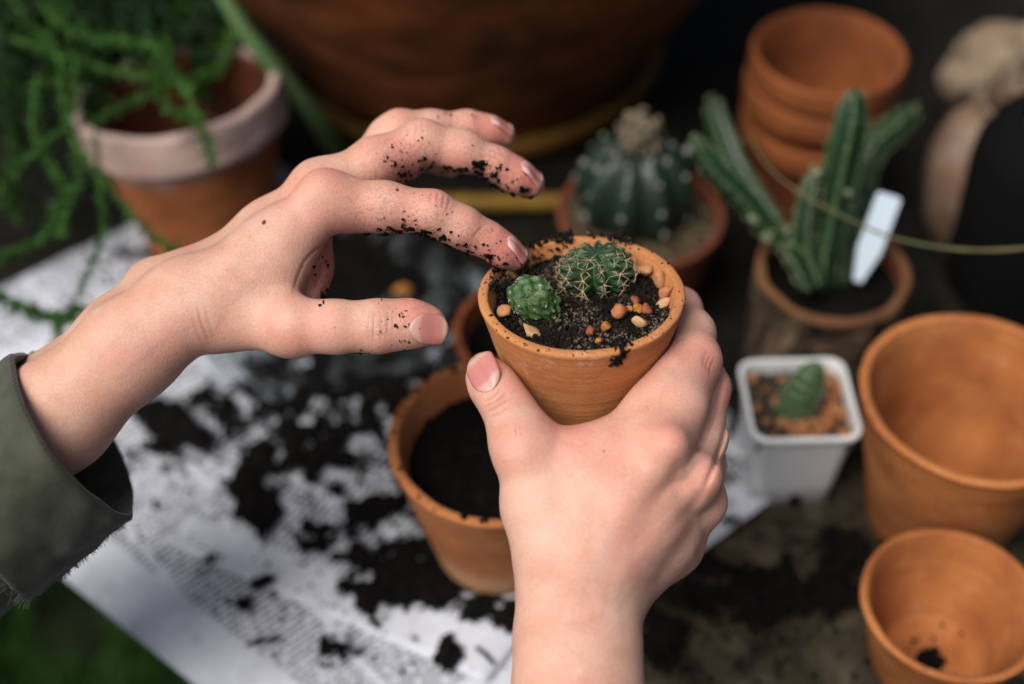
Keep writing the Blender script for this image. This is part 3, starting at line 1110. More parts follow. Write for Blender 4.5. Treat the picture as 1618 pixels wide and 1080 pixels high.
H1.red = [sp(508, 285, .556, .012, .45), sp(690, 310, .553, .011, .45), sp(800, 395, .565, .018, .85), sp(822, 412, .568, .012, .85), sp(750, 368, .56, .014, .5), sp(668, 205, .58, .012, .35), sp(830, 285, .592, .019, .85),
          sp(790, 215, .612, .018, .8), sp(625, 185, .600, .010, .35), sp(700, 530, .545, .012, .75), sp(655, 488, .545, .013, .7), sp(470, 525, .538, .013, .5), sp(445, 420, .56, .012, .25),
          sp(505, 430, .572, .016, .9), sp(490, 445, .565, .010, .6), sp(560, 365, .565, .018, .65), sp(640, 365, .565, .016, .7), sp(720, 385, .57, .014, .6), sp(640, 270, .582, .016, .7), sp(740, 275, .59, .015, .6), sp(520, 340, .555, .02, .35)]
H1.pale = [sp(458, 500, .536, .006, .35), sp(690, 306, .548, .004, .3)]
H1.dirt = [sp(640, 272, .575, .017, 0.48), sp(600, 356, .556, .016, 0.45), sp(660, 362, .556, .015, 0.45), sp(720, 385, .562, .013, 0.42), sp(765, 270, .585, .015, 0.45), sp(830, 300, .592, .013, 0.39), sp(805, 412, .568, .010, 0.36), sp(505, 445, .57, .015, 0.36), sp(640, 500, .54, .014, 0.19), sp(735, 190, .608, .014, 0.21), sp(700, 330, .552, .02, 0.13)]

hand_up, H1V, H1Q = build_hand(H1, (-0.285, 0.335, 0.085), (0.040, 0.600, 0.340), "hand", "hand reaching in from the left with soil-covered curled fingers and olive sleeve")
def facing(px0, py0, d0, px1, py1, d1): return pix(px1, py1, d1) - pix(px0, py0, d0)
nail(H1, hand_up, pix(682, 518, .535), facing(640, 518, .548, 705, 519, .551), -FW + UP * 0.05, 0.0116, 0.0130)
nail(H1, hand_up, pix(819, 391, .566), facing(771, 378, .567, 815, 405, .573), -FW * 0.34 + UP * 0.70 + RT * 0.58, 0.0088, 0.0100, tip_lift=0.0006)
nail(H1, hand_up, pix(841, 274, .590), facing(784, 259, .591, 838, 289, .597), -FW * 0.22 + UP * 0.80 + RT * 0.50, 0.0092, 0.0104, tip_lift=0.0006)
nail(H1, hand_up, pix(793, 198, .612), facing(739, 199, .612, 796, 213, .618), -FW * 0.28 + UP * 0.93 + RT * 0.2, 0.0085, 0.0100, tip_lift=0.0006)

# ------------------------------------------------------------------ lower hand (holding the pot)
H2 = Hand()
H2.body = Group(0.0095)
b2 = H2.body
fl = (nrm(FW), 1.0)
b2.chain(J(918, 1200, 0.516, 78), J(914, 1080, 0.521, 70), J(914, 1000, 0.526, 66), J(908, 900, 0.531, 66))
b2.chain(J(892, 1200, 0.514, 68), J(882, 1080, 0.522, 59), J(880, 1000, 0.527, 54), J(878, 900, 0.532, 48))
b2.chain(J(950, 1200, 0.519, 68), J(946, 1080, 0.526, 57), J(946, 1000, 0.53, 53), J(952, 930, 0.534, 50))
M1, M2, M3, M4, M5 = J(832, 712, 0.534, 41), J(1040, 712, 0.531, 43), J(1090, 757, 0.542, 39), J(1096, 788, 0.557, 36), J(1088, 800, 0.5694, 34)
b2.chain(J(876, 910, 0.53, 48), J(850, 800, 0.532, 48), M1)
b2.chain(J(925, 890, 0.526, 56), J(975, 800, 0.527, 52), M2)
b2.chain(J(945, 905, 0.529, 52), J(1020, 825, 0.533, 46), M3)
b2.chain(J(965, 920, 0.535, 46), J(1050, 850, 0.546, 42), M4)
b2.chain(J(980, 935, 0.542, 42), J(1060, 860, 0.56, 40), M5)
b2.chain(J(895, 860, 0.532, 62), J(925, 760, 0.534, 56))
b2.chain(J(865, 728, 0.537, 44), J(915, 731, 0.538, 45), J(975, 716, 0.537, 46))
b2.chain(J(975, 716, 0.538, 44), J(1035, 652, 0.545, 40), J(1062, 600, 0.553, 34))
b2.chain(J(955, 890, 0.531, 44), J(1020, 815, 0.533, 38))
b2.chain(J(900, 850, 0.548, 60), J(960, 790, 0.552, 60), J(1010, 790, 0.559, 50))
t2 = H2.finger(0.006, 0.010)
t2.chain(M1, J(820, 683, 0.538, 40), J(806, 651, 0.543, 37), J(788, 622, 0.548, 33), J(775, 604, 0.551, 31), J(767, 593, 0.553, 28))
i2 = H2.finger(0.006, 0.010)
i2.chain(M2, J(1072, 640, 0.543, 42), J(1096, 570, 0.562, 40), J(1094, 525, 0.5756, 32), J(1076, 486, 0.5912, 28), J(1052, 462, 0.602, 21))
i2.chain(J(1060, 660, 0.546, 40), J(1085, 595, 0.559, 36))
i2.chain(J(1066, 605, 0.557, 36), J(1074, 540, 0.573, 31))
m2 = H2.finger(0.006, 0.009)
m2.chain(M3, J(1108, 690, 0.558, 38), J(1116, 612, 0.5736, 34), J(1106, 560, 0.5892, 27), J(1070, 520, 0.606, 22))
r2 = H2.finger(0.006, 0.009)
r2.chain(M4, J(1108, 735, 0.5718, 35), J(1108, 665, 0.5868, 31), J(1085, 625, 0.602, 25), J(1045, 590, 0.618, 20))
p2 = H2.finger(0.005, 0.009)
p2.chain(M5, J(1098, 760, 0.5796, 30), J(1085, 715, 0.5928, 26), J(1055, 690, 0.604, 21), J(1020, 665, 0.612, 18))
# knuckles
b2.ball(J(1056, 700, 0.521, 25)); b2.ball(J(1110, 752, 0.533, 25)); b2.ball(J(818, 712, 0.529, 26)); b2.ball(J(1116, 795, 0.554, 24))
H2.carve = lambda p: pot_sdf(p, 0.0002)
# thumb creases
for (x0, y0, x1, y1, x2, y2, h) in [(763, 643, 782, 634, 803, 617, -.00040), (768, 651, 786, 641, 806, 629, -.00034), (763, 636, 776, 629, 793, 614, -.00022), (773, 659, 788, 652, 804, 643, -.00018), (767, 647, 784, 638, 800, 625, -.00018)]:
    H2.line([(x0, y0), (x1, y1), (x2, y2)], 2.0, h, .575)
# tendons and veins on the back
H2.line([(925, 930), (980, 830), (1050, 715)], 15, 0.00025, .56)
H2.line([(960, 950), (1030, 850), (1105, 762)], 13, 0.00025, .57)
for vp in ([(1040, 790), (1000, 850), (975, 940), (985, 1040)], [(880, 1060), (905, 960), (960, 850), (1000, 770)], [(935, 840), (915, 780), (925, 740)], [(1060, 850), (1010, 905), (975, 960)]):
    H2.line(vp, 7, 0.00007, .56)
# folds between the knuckles and between the fingers
H2.line([(1146, 588), (1134, 632), (1112, 690), (1085, 735)], 5.5, -0.0014, .60)
H2.line([(1150, 655), (1142, 695), (1128, 738), (1112, 775)], 5, -0.0012, .60)
H2.line([(1030, 800), (1060, 760), (1080, 722)], 11, -0.0007, .56)
H2.line([(1070, 830), (1098, 795), (1112, 772)], 10, -0.0007, .57)
H2.line([(878, 688), (898, 697), (915, 702)], 5, -0.0002, .56)
for k in range(3):
    H2.line([(1118 + 5 * k, 552 + 7 * k), (1112 + 5 * k, 566 + 7 * k), (1110 + 5 * k, 580 + 7 * k)], 2.6, -0.0002, .575)
H2.red = [sp(765, 590, 0.544, .011, .5), sp(1062, 695, 0.519, .012, .6), sp(1115, 752, 0.532, .011, .55), sp(820, 708, 0.524, .012, .45), sp(1118, 565, 0.549, .014, .45), sp(1125, 800, 0.552, .010, .4), sp(1145, 612, 0.572, .012, .45),
          sp(905, 690, 0.529, .014, .55), sp(960, 690, 0.529, .016, .35), sp(800, 620, 0.539, .012, .45), sp(1095, 490, 0.594, .016, .35), sp(1010, 820, 0.521, .03, .22), sp(900, 980, .505, .03, .15), sp(1040, 640, 0.534, .014, .25)]
H2.pale = [sp(845, 790, 0.519, .02, .25), sp(820, 720, 0.522, .006, .3)]
hand_low, H2V, H2Q = build_hand(H2, (-0.030, 0.205, 0.080), (0.104, 0.525, 0.300), "hand", "bare hand in the foreground gripping the terracotta pot from below, wrist at the bottom edge")
nail(H2, hand_low, pix(757, 589, .541), facing(790, 624, .548, 765, 590, .553), -FW * 0.58 - RT * 0.76 + UP * 0.28, 0.0125, 0.0145)

# crumbs of soil sticking to the skin
def skin_normals(v, q):
    n = np.cross(v[q[:, 2]] - v[q[:, 0]], v[q[:, 3]] - v[q[:, 1]])
    out = np.zeros_like(v)
    for i in range(4):
        np.add.at(out, q[:, i], n)
    return out / (np.linalg.norm(out, axis=1, keepdims=True) + 1e-12)

def stick_soil(hand_o, v, q, clusters, name="soil_crumbs"):
    n = skin_normals(v, q)
    x, y, d = project(v)
    front = (n @ FW) < 0.25
    C, S = [], []
    for cx, cy, sx_, sy_, cnt, size, dmin, dmax in clusters:
        cand = np.nonzero(front & (np.abs(x - cx) < sx_ * 2.4) & (np.abs(y - cy) < sy_ * 2.4) & (d < dmax) & (d > dmin))[0]
        if len(cand) == 0:
            continue
        w_ = np.exp(-((x[cand] - cx) / sx_) ** 2 - ((y[cand] - cy) / sy_) ** 2)
        lump = np.clip(vnoise(v[cand], 380, 3) + 0.05, 0, 1) ** 2.2 + 0.012
        w_ = w_ * lump
        w_ /= w_.sum()
        pick = rng.choice(cand, size=cnt, p=w_)
        cnt = int(cnt * 0.97)
        pick = pick[:cnt]
        s_ = size * (0.18 + 0.75 * rng.random(cnt) ** 2.6)
        C.append(v[pick] + n[pick] * (s_ * 0.35)[:, None] + rng.normal(size=(cnt, 3)) * 0.00012)
        S.append(s_)
    V_, F_ = crumbs(np.concatenate(C), np.concatenate(S), 0.5, 0.65)
    return put(name, mesh_np(name, V_, F_), M_SOIL, hand_o, kind="stuff")

stick_soil(hand_up, H1V, H1Q, [
    # index underside
    (580, 372, 14, 6, 40, .0008, 0, 9), (620, 366, 26, 8, 130, .0007, 0, 9), (660, 365, 26, 7, 200, .0008, 0, 9), (700, 378, 22, 8, 130, .0007, 0, 9),
    (740, 392, 24, 8, 120, .0007, 0, 9), (768, 412, 14, 8, 90, .0008, 0, 9), (618, 350, 30, 12, 60, .0006, 0, .575), (655, 335, 30, 26, 45, .0004, 0, .575), (810, 412, 12, 6, 40, .0008, 0, 9),
    (790, 400, 24, 12, 22, .0004, 0, 9), (700, 330, 50, 30, 18, .0003, 0, 9),
    # middle finger
    (640, 272, 20, 10, 160, .0009, .565, 9), (625, 262, 20, 16, 60, .0007, .565, 9), (668, 250, 18, 14, 130, .0009, .565, 9), (612, 258, 6, 6, 24, .0009, .565, 9), (640, 235, 40, 20, 40, .0005, .565, 9),
    (728, 268, 24, 6, 120, .0009, .565, 9), (762, 266, 12, 9, 130, .0011, .565, 9), (785, 276, 10, 12, 110, .0010, .565, 9), (812, 304, 14, 8, 110, .0010, .565, 9), (800, 285, 22, 14, 45, .0006, .565, 9),
    (836, 272, 10, 10, 26, .0006, .565, 9), (720, 240, 60, 20, 25, .0005, .565, 9), (842, 312, 12, 5, 60, .0007, .565, 9), (660, 205, 30, 12, 10, .0005, .565, 9),
    # ring finger
    (735, 185, 30, 9, 28, .0006, .59, 9), (706, 181, 8, 5, 14, .0007, .59, 9), (640, 182, 40, 8, 8, .0004, .59, 9),
    # web of the thumb
    (512, 468, 8, 8, 110, .0009, .55, 9), (502, 425, 7, 20, 34, .0007, .55, 9), (516, 420, 3, 35, 60, .0005, .55, 9), (505, 466, 4, 5, 26, .0009, .55, 9), (535, 380, 18, 5, 26, .0006, .55, 9),
    # thumb
    (510, 480, 3, 3, 8, .0009, 0, .56), (632, 505, 14, 14, 26, .0006, 0, .56), (640, 515, 30, 26, 26, .0004, 0, .56), (645, 544, 14, 4, 26, .0006, 0, .56), (575, 503, 40, 20, 10, .0005, 0, .56),
    (585, 552, 20, 4, 14, .0005, 0, .56), (560, 520, 60, 30, 10, .0003, 0, .56), (640, 478, 40, 4, 14, .0004, 0, .56)])
stick_soil(hand_low, H2V, H2Q, [(812, 672, 10, 12, 12, .0003, 0, 9), (780, 612, 14, 14, 8, .0003, 0, 9), (880, 715, 60, 30, 12, .00025, 0, 9), (1030, 860, 40, 60, 4, .0003, 0, 9), (830, 690, 20, 8, 6, .0003, 0, 9)])
# moles on the upper hand
M_MOLE = mat_plain("mole", (0.13, 0.045, 0.025), 0.6)
for (x, y, s_) in [(417, 351, .0009), (627, 299, .0007)]:
    pr, nn_ = project(H1V), None
    k = np.argmin(np.hypot(pr[0] - x, pr[1] - y) + 2000 * (pr[2] - 0.5))
    g = H1.grad(H1V[k:k + 1])[0]
    mm = np.array(frame_from_axis(H1V[k], g))
    me = mesh_np("mole", xf(mm, ICO2[0] * np.array([s_, s_ * 1.3, s_ * 0.25])), ICO2[1])
    put("mole", me, M_MOLE, hand_up)

# ------------------------------------------------------------------ olive sleeve on the upper arm
def mat_cloth():
    m, n, l, b = mat_new("olive_twill")
    uv = N(n, "ShaderNodeAttribute", attribute_name="cloth_u")
    uw = N(n, "ShaderNodeAttribute", attribute_name="cloth_v")
    co = obj_coord(n)
    a = math_node(n, l, 'SINE', math_node(n, l, 'MULTIPLY', math_node(n, l, 'ADD', uv.outputs["Fac"], math_node(n, l, 'MULTIPLY', uw.outputs["Fac"], 0.6)), 4200))
    c = math_node(n, l, 'SINE', math_node(n, l, 'MULTIPLY', uw.outputs["Fac"], 7800))
    nn = noise_node(n, l, 45, 5, 0.65, co)
    col = ramp(n, l, nn.outputs[0], [(0.34, (0.040, 0.044, 0.028)), (0.66, (0.072, 0.078, 0.050))]).outputs[0]
    wv = math_node(n, l, 'MULTIPLY_ADD', math_node(n, l, 'MULTIPLY', a, c), 0.5)
    wv.node.inputs[2].default_value = 0.5
    sh = ramp(n, l, wv, [(0.0, (0.55, 0.55, 0.55)), (1.0, (1.35, 1.35, 1.35))]).outputs[0]
    col = mixc(n, l, 1.0, col, sh, 'MULTIPLY')
    l.new(col, b.inputs["Base Color"])
    b.inputs["Roughness"].default_value = 0.9
    b.inputs["Specular IOR Level"].default_value = 0.15
    b.inputs["Sheen Weight"].default_value = 0.25
    b1 = bump(n, l, b, wv, 0.5, 0.0003)
    fz = noise_node(n, l, 900, 3, 0.6, co)
    bump(n, l, b, fz.outputs[0], 0.3, 0.0004, b1)
    return m
M_CLOTH = mat_cloth()

def ring(cx, cy, d, ax, ay, bx_, by_, bd, n=96, seed=0, wob=0.0, sag=0.0):
    """ellipse: centre pixel+distance, long half axis (pixels) and short half axis (pixels + depth metres)"""
    c = pix(cx, cy, d)
    A = pix(cx + ax, cy + ay, d) - c
    Bv = pix(cx + bx_, cy + by_, d + bd) - c
    t = np.linspace(0, 2 * math.pi, n, endpoint=False)
    p = c + np.cos(t)[:, None] * A + np.sin(t)[:, None] * Bv
    if wob:
        p = p + (p - c) * (wob * vnoise(np.stack([np.cos(t) * 1.6, np.sin(t) * 1.6, 0 * t + seed * 0.37], 1), 1.0, seed))[:, None]
    return p

def loft(rings, name, mat, owner, thick=0.0012, wrinkle=0.0012, seed=0, close_u=True):
    R = np.array(rings)
    m, n = R.shape[:2]
    # finer rows
    rows = []
    for i in range(m - 1):
        for t in np.linspace(0, 1, 10, endpoint=False):
            rows.append(R[i] * (1 - t) + R[i + 1] * t)
    rows.append(R[-1])
    R = np.array(rows)
    m = len(R)
    P = R.reshape(-1, 3)
    nn_ = fbm(P, 32.0, 3, seed) * wrinkle + fbm(P, 90.0, 2, seed + 4) * wrinkle * 0.35
    cen = R.mean(1, keepdims=True)
    dirv = (R - cen).reshape(-1, 3)
    dirv /= np.linalg.norm(dirv, axis=1, keepdims=True) + 1e-9
    P = P + dirv * nn_[:, None]
    idx = np.arange(m * n).reshape(m, n)
    q = []
    for i in range(m - 1):
        q.append(np.stack([idx[i], np.roll(idx[i], -1), np.roll(idx[i + 1], -1), idx[i + 1]], 1))
    me = mesh_np(name, P, np.concatenate(q))
    ul = np.linspace(0, 0.16, n)
    vl = np.concatenate([[0], np.cumsum(np.linalg.norm(np.diff(R[:, 0], axis=0), axis=1))])
    attr(me, "cloth_u", np.tile(ul, m))
    attr(me, "cloth_v", np.repeat(vl, n))
    o = put(name, me, mat, owner)
    sm = o.modifiers.new("thickness", 'SOLIDIFY'); sm.thickness = thick; sm.offset = 0
    return o, P.reshape(m, n, 3)

# rolled cuff: inner turn, lip, outer turn
rg_in = ring(70, 722, 0.574, 84, 124, 30, -20, .046, seed=3, wob=.04)
rg_lip = ring(120, 680, 0.574, 83, 124, 36, -24, .050, seed=3, wob=.04)
rg_lip2 = ring(117, 682, 0.574, 87, 130, 38, -25, .053, seed=3, wob=.04)
rg_mid = ring(40, 746, 0.574, 86, 136, 34, -22, .056, seed=4, wob=.07)
rg_end = ring(-22, 800, 0.574, 86, 138, 32, -22, .057, seed=5, wob=.08)
sleeve, sp_ = loft([ring(-10, 785, 0.574, 78, 124, 30, -20, .050, seed=7, wob=.06), ring(-190, 925, 0.572, 100, 150, 32, -20, .056, seed=8, wob=.08), ring(-330, 1040, 0.567, 110, 165, 32, -20, .06, seed=9, wob=.08)], "sleeve", M_CLOTH, hand_up, wrinkle=0.002, seed=12)
cuff, cp_ = loft([rg_in, rg_lip, rg_lip2, rg_mid, rg_end], "cuff", M_CLOTH, sleeve, wrinkle=0.0026, seed=31)
# frayed threads along the raw edge of the cuff
fr_v, fr_f = [], []
edge_pts = cp_[-1]
for k in range(330):
    j = rng.integers(21, len(cp_) - 1)
    i = int(rng.integers(-3, 2))
    p = cp_[j][i] + (cp_[j + 1][i] - cp_[j][i]) * rng.random() if j + 1 < len(cp_) else cp_[j][i]
    outw = nrm(cp_[j][i] - cp_[j].mean(0))
    e = p + outw * (0.0006 + 0.0016 * rng.random() ** 2) + rng.normal(size=3) * 0.0007
    v, f = tube([p, (p + e) / 2 + rng.normal(size=3) * 0.0003, e], [0.00016, 0.00013, 0.00008], 4)
    fr_f += [tuple(a + len(fr_v) for a in ff) for ff in f]
    fr_v += list(v)
for k in range(420):
    i = rng.integers(0, len(edge_pts))
    p = edge_pts[i] + (edge_pts[(i + 1) % len(edge_pts)] - edge_pts[i]) * rng.random()
    outw = nrm(cp_[-1][i] - cp_[-4][i])
    e = p + outw * (0.001 + 0.0028 * rng.random()) + rng.normal(size=3) * 0.0010
    v, f = tube([p, (p + e) / 2 + rng.normal(size=3) * 0.0004, e], [0.00014, 0.00012, 0.00008], 4)
    fr_f += [tuple(a + len(fr_v) for a in ff) for ff in f]
    fr_v += list(v)
put("frayed_edge", mesh_np("frayed_edge", fr_v, fr_f), M_CLOTH, sleeve, kind="stuff")

# ================================================================== POTS
def pot_profile(rt, rb, h, wall, lip=0.0012, hole=0.0055, floor_t=0.005, bow=0.0, collar=0.0, collar_h=0.0):
    """(rim profile, body profile) as (r, z): the rim is the flat lip, the body everything else"""
    rim_out = rt
    z1 = h - lip
    zc = h - collar_h
    under = zc if collar else h - 0.003
    def rad(z): return rb + (rt - collar - rb) * (z / h) + bow * math.sin(math.pi * z / h)
    ri = rt - wall
    rim = [(rad(under) + (0 if not collar else 0.0), under)]
    if collar:
        rim += [(rt - 0.0006, zc + 0.0004), (rt, zc + 0.0016)]
        rim += densify([(rt, zc + 0.0016), (rt, z1 - 0.0004)], 0.002)[1:]
    else:
        rim += [(rt - 0.0002, z1 - 0.0006)]
    rim += [(rt - lip * 0.12, h - lip * 0.55), (rt - lip * 0.45, h - lip * 0.15), (rt - lip, h)]
    rim += [(ri + lip * 1.0, h), (ri + lip * 0.45, h - lip * 0.15), (ri + lip * 0.12, h - lip * 0.5), (ri, z1 - 0.0006)]
    rbi = max(rb - wall, 0.3 * rb)
    inner_end = (rbi, floor_t)
    def rin(z): return rbi + (ri - rbi) * ((z - floor_t) / (h - floor_t)) + bow * math.sin(math.pi * z / h) * 0.8
    body_out = [(hole, 0.0), (rb - 0.002, 0.0), (rb - 0.0005, 0.0006), (rad(0.002), 0.002)]
    for z in np.linspace(0.002, under, 26)[1:]:
        body_out.append((rad(z), z))
    inn = [(ri, z1 - 0.0006)]
    for z in np.linspace(z1 - 0.0006, floor_t + 0.004, 24)[1:]:
        inn.append((rin(z), z))
    inn += [(rbi - 0.001, floor_t + 0.0012), (rbi - 0.004, floor_t), (hole + 0.001, floor_t), (hole, floor_t - 0.001), (hole, 0.0)]
    return rim, body_out, inn

def make_pot(label, matrix, rt, rb, h, wall, mat, group=None, wob=0.0004, seed=0, rim_mat=None, in_mat=None, segs=112, name="flower_pot", **kw):
    rim, out, inn = pot_profile(rt, rb, h, wall, **kw)
    t = put(name, None, None, None, label, "flower pot", group, None, matrix)
    v, q = lathe(out, segs, wob, seed)
    put("body", mesh_np("body", v, q), mat, t)
    v, q = lathe(inn, segs, wob, seed)
    put("inner_wall", mesh_np("inner_wall", v, q), in_mat or mat, t)
    v, q = lathe(rim, segs, wob, seed)
    put("rim", mesh_np("rim", v, q), rim_mat or mat, t)
    return t

def upright(px, py, z, spin=0.0, tilt=(0, 0)):
    """matrix of a thing standing on the table, its point at height z above the base seen at the pixel"""
    p = onz(px, py, z)
    return Matrix.Translation(Vector((p[0], p[1], 0.0))) @ Matrix.Rotation(tilt[0], 4, 'X') @ Matrix.Rotation(tilt[1], 4, 'Y') @ Matrix.Rotation(spin, 4, 'Z')

ZP = 0.0062     # top of the newspaper
def stand(px, py, h, ground=0.0, spin=0.0, tilt=(0, 0)):
    m = upright(px, py, h + ground, spin, tilt)
    off = m.to_3x3() @ Vector((0, 0, h))
    p = onz(px, py, ground + off.z)
    m.translation = Vector((p[0] - off.x, p[1] - off.y, ground))
    return m

# the held pot
held = make_pot("terracotta pot held in the lower hand, planted with two small cacti", M_POT, POT_R, POT_RB, POT_H, POT_WALL, M_TERRA, "terracotta pots", 0.0003, 2, segs=160)
PM = np.array(M_POT)
def in_pot(px, py, drop):
    """point at the pixel on the level `drop` below the rim of the held pot, in pot space"""
    w_ = onplane(px, py, POT_C - POT_AX * drop, POT_AX)
    return xf(np.linalg.inv(PM), w_)

# its soil: a rough heightfield with crumbs
RS = POT_R - POT_WALL + 0.0004
def soil_height(x, y):
    """height in pot space of the soil surface"""
    p = np.stack([x, y, 0 * x], 1)
    q0 = in_pot(862, 385, 0.006); q1 = in_pot(795, 450, 0.006); q2 = in_pot(895, 372, .004)
    z = np.full(len(x), POT_H - 0.0078)
    z += 0.0040 * np.exp(-((x - q0[0]) ** 2 + (y - q0[1]) ** 2) / 0.012 ** 2)
    z += 0.0025 * np.exp(-((x - q1[0]) ** 2 + (y - q1[1]) ** 2) / 0.007 ** 2)
    z += 0.0055 * np.exp(-((x - q2[0]) ** 2 + (y - q2[1]) ** 2) / 0.006 ** 2)
    z += 0.0010 * fbm(p, 120, 3, 41) + 0.0006 * fbm(p, 520, 2, 43)
    return z
nr, na = 60, 200
R_, A_ = np.meshgrid(np.linspace(0.0004, RS, nr), np.linspace(0, 2 * math.pi, na, endpoint=False), indexing='ij')
sx_, sy_ = (R_ * np.cos(A_)).ravel(), (R_ * np.sin(A_)).ravel()
sz_ = soil_height(sx_, sy_)
idx = np.arange(nr * na).reshape(nr, na)
q = np.concatenate([np.stack([idx[i], idx[i + 1], np.roll(idx[i + 1], -1), np.roll(idx[i], -1)], 1) for i in range(nr - 1)])
SVp = np.stack([sx_, sy_, sz_], 1)
tri = np.concatenate([q[:, [0, 1, 2]], q[:, [0, 2, 3]]])
n1 = 5200
rr, aa = RS * np.sqrt(rng.random(n1)), rng.random(n1) * 6.283
cx, cy = rr * np.cos(aa), rr * np.sin(aa)
cs = 0.0003 + 0.0009 * rng.random(n1) ** 3
cz = soil_height(cx, cy) + cs * 0.3
lim = RS - 0.0006
CV, CF = crumbs(np.stack([cx, cy, cz], 1), cs)
# crumbs on and over the rim at the back left
ex_c, ex_s = [], []
for (px, py, sprd, cnt, drop, size) in [(890, 372, 9, 130, 0.0005, .0011), (900, 368, 5, 16, 0, .0008), (980, 388, 8, 90, .004, .0011), (795, 448, 10, 130, .003, .0010), (780, 452, 4, 30, .0, .0008),
                                        (985, 548, 7, 50, 0.0002, .0008), (968, 378, 8, 40, .003, .0009), (935, 376, 9, 40, .004, .0008), (860, 380, 16, 110, 0.003, .0011), (830, 400, 16, 110, 0.004, .0010), (812, 418, 12, 80, .003, .0010)]:
    for _ in range(cnt):
        q_ = in_pot(px + rng.normal() * sprd, py + rng.normal() * sprd * 0.75, drop)
        r_ = math.hypot(q_[0], q_[1])
        if r_ > POT_R + 0.0005:
            continue
        if r_ > POT_R - POT_WALL:
            q_[2] = POT_H + 0.0003
        else:
            q_[2] = max(q_[2], soil_height(np.array([q_[0]]), np.array([q_[1]]))[0])
        q_[2] += abs(rng.normal()) * 0.0007
        ex_c.append(q_); ex_s.append(size * (0.4 + 0.8 * rng.random() ** 2))
# the clump that hangs over the front lip, and specks along the rim
for _ in range(90):
    t_ = rng.random()
    q_ = in_pot(983 + rng.normal() * 6 - 2 * t_, 548 + 22 * t_, 0.0)
    a_ = math.atan2(q_[1], q_[0]); dz = 0.0075 * t_
    rr_ = POT_R + 0.0004 - dz * (POT_R - POT_RB) / POT_H
    ex_c.append(np.array([rr_ * math.cos(a_), rr_ * math.sin(a_), POT_H - dz])); ex_s.append(0.0007 * (0.4 + 0.7 * rng.random()))
for _ in range(90):
    a_ = rng.random() * 6.283
    r_ = POT_R - POT_WALL * rng.random() ** 1.5
    ex_c.append(np.array([r_ * math.cos(a_), r_ * math.sin(a_), POT_H + 0.0001])); ex_s.append(0.00022 + 0.0004 * rng.random() ** 3)
XV, XF = crumbs(np.array(ex_c), ex_s, 0.5, 0.6)
put("potting_soil", mesh_np("potting_soil", np.vstack([SVp, CV, XV]), np.vstack([tri, CF + len(SVp), XF + len(SVp) + len(CV)])), M_SOIL_GRIT, None,
    "dark gritty potting soil inside the held pot", "soil", None, "stuff", M_POT)

# pebbles in the held pot
M_PEB = [mat_plain("pebble_tan", (0.50, 0.26, 0.125), 0.8, 0.2, (0.40, 0.16, 0.06), 220, 0.5, 500),
         mat_plain("pebble_orange", (0.46, 0.205, 0.10), 0.8, 0.2, (0.33, 0.10, 0.035), 220, 0.5, 500),
         mat_plain("pebble_red", (0.30, 0.10, 0.05), 0.8, 0.2, (0.20, 0.06, 0.03), 220, 0.5, 500),
         mat_plain("pebble_cream", (0.55, 0.34, 0.19), 0.8, 0.2, (0.42, 0.22, 0.10), 220, 0.5, 500),
         mat_plain("pebble_ochre", (0.46, 0.19, 0.035), 0.8, 0.2, (0.30, 0.10, 0.02), 220, 0.5, 500)]
PEBS = [  # px, py, half sizes px, material, label
    (801, 439, 11, 9, 0, "tan pebble at the left rim just below the index fingertip"),
    (1035, 426, 13, 9, 0, "smooth tan pebble at the right inner rim, upper one of two"),
    (1051, 448, 10, 13, 0, "upright tan pebble against the right inner rim"),
    (1050, 469, 13, 8, 1, "pinkish pebble at the far right rim"),
    (1047, 478, 11, 7, 3, "cream pebble leaning on the pinkish one at the right rim"),
    (977, 502, 11, 11, 1, "round orange pebble in the open soil at front right"),
    (1005, 476, 8, 7, 2, "brick red pebble right of the spiny cactus"),
    (995, 486, 7, 5, 1, "small orange pebble just left of a brown pebble pair"),
    (1008, 488, 8, 7, 4, "ochre pebble half buried right of centre"),
    (1021, 491, 7, 9, 2, "brown pebble half buried near the right rim"),
    (1010, 511, 12, 8, 3, "angular cream pebble near the front right rim"),
    (934, 526, 7, 8, 2, "dark red pebble near the front rim"),
    (958, 517, 7, 8, 4, "ochre yellow pebble near the front rim"),
    (799, 497, 12, 8, 0, "rough tan pebble at the left front rim"),
    (841, 520, 18, 5, 3, "flat cream shard lying at the front left"),
    (810, 481, 5, 6, 0, "tiny tan pebble left of the oval cactus"),
    (927, 376, 10, 8, 0, "tan pebble at the back rim, left of the spiny cactus crown"),
    (955, 388, 10, 7, 1, "orange pebble behind the spiny cactus crown"),
    (1001, 405, 12, 6, 0, "flat tan pebble right behind the spiny cactus"),
    (946, 539, 5, 4, 4, "tiny ochre pebble at the very front of the soil"),
]
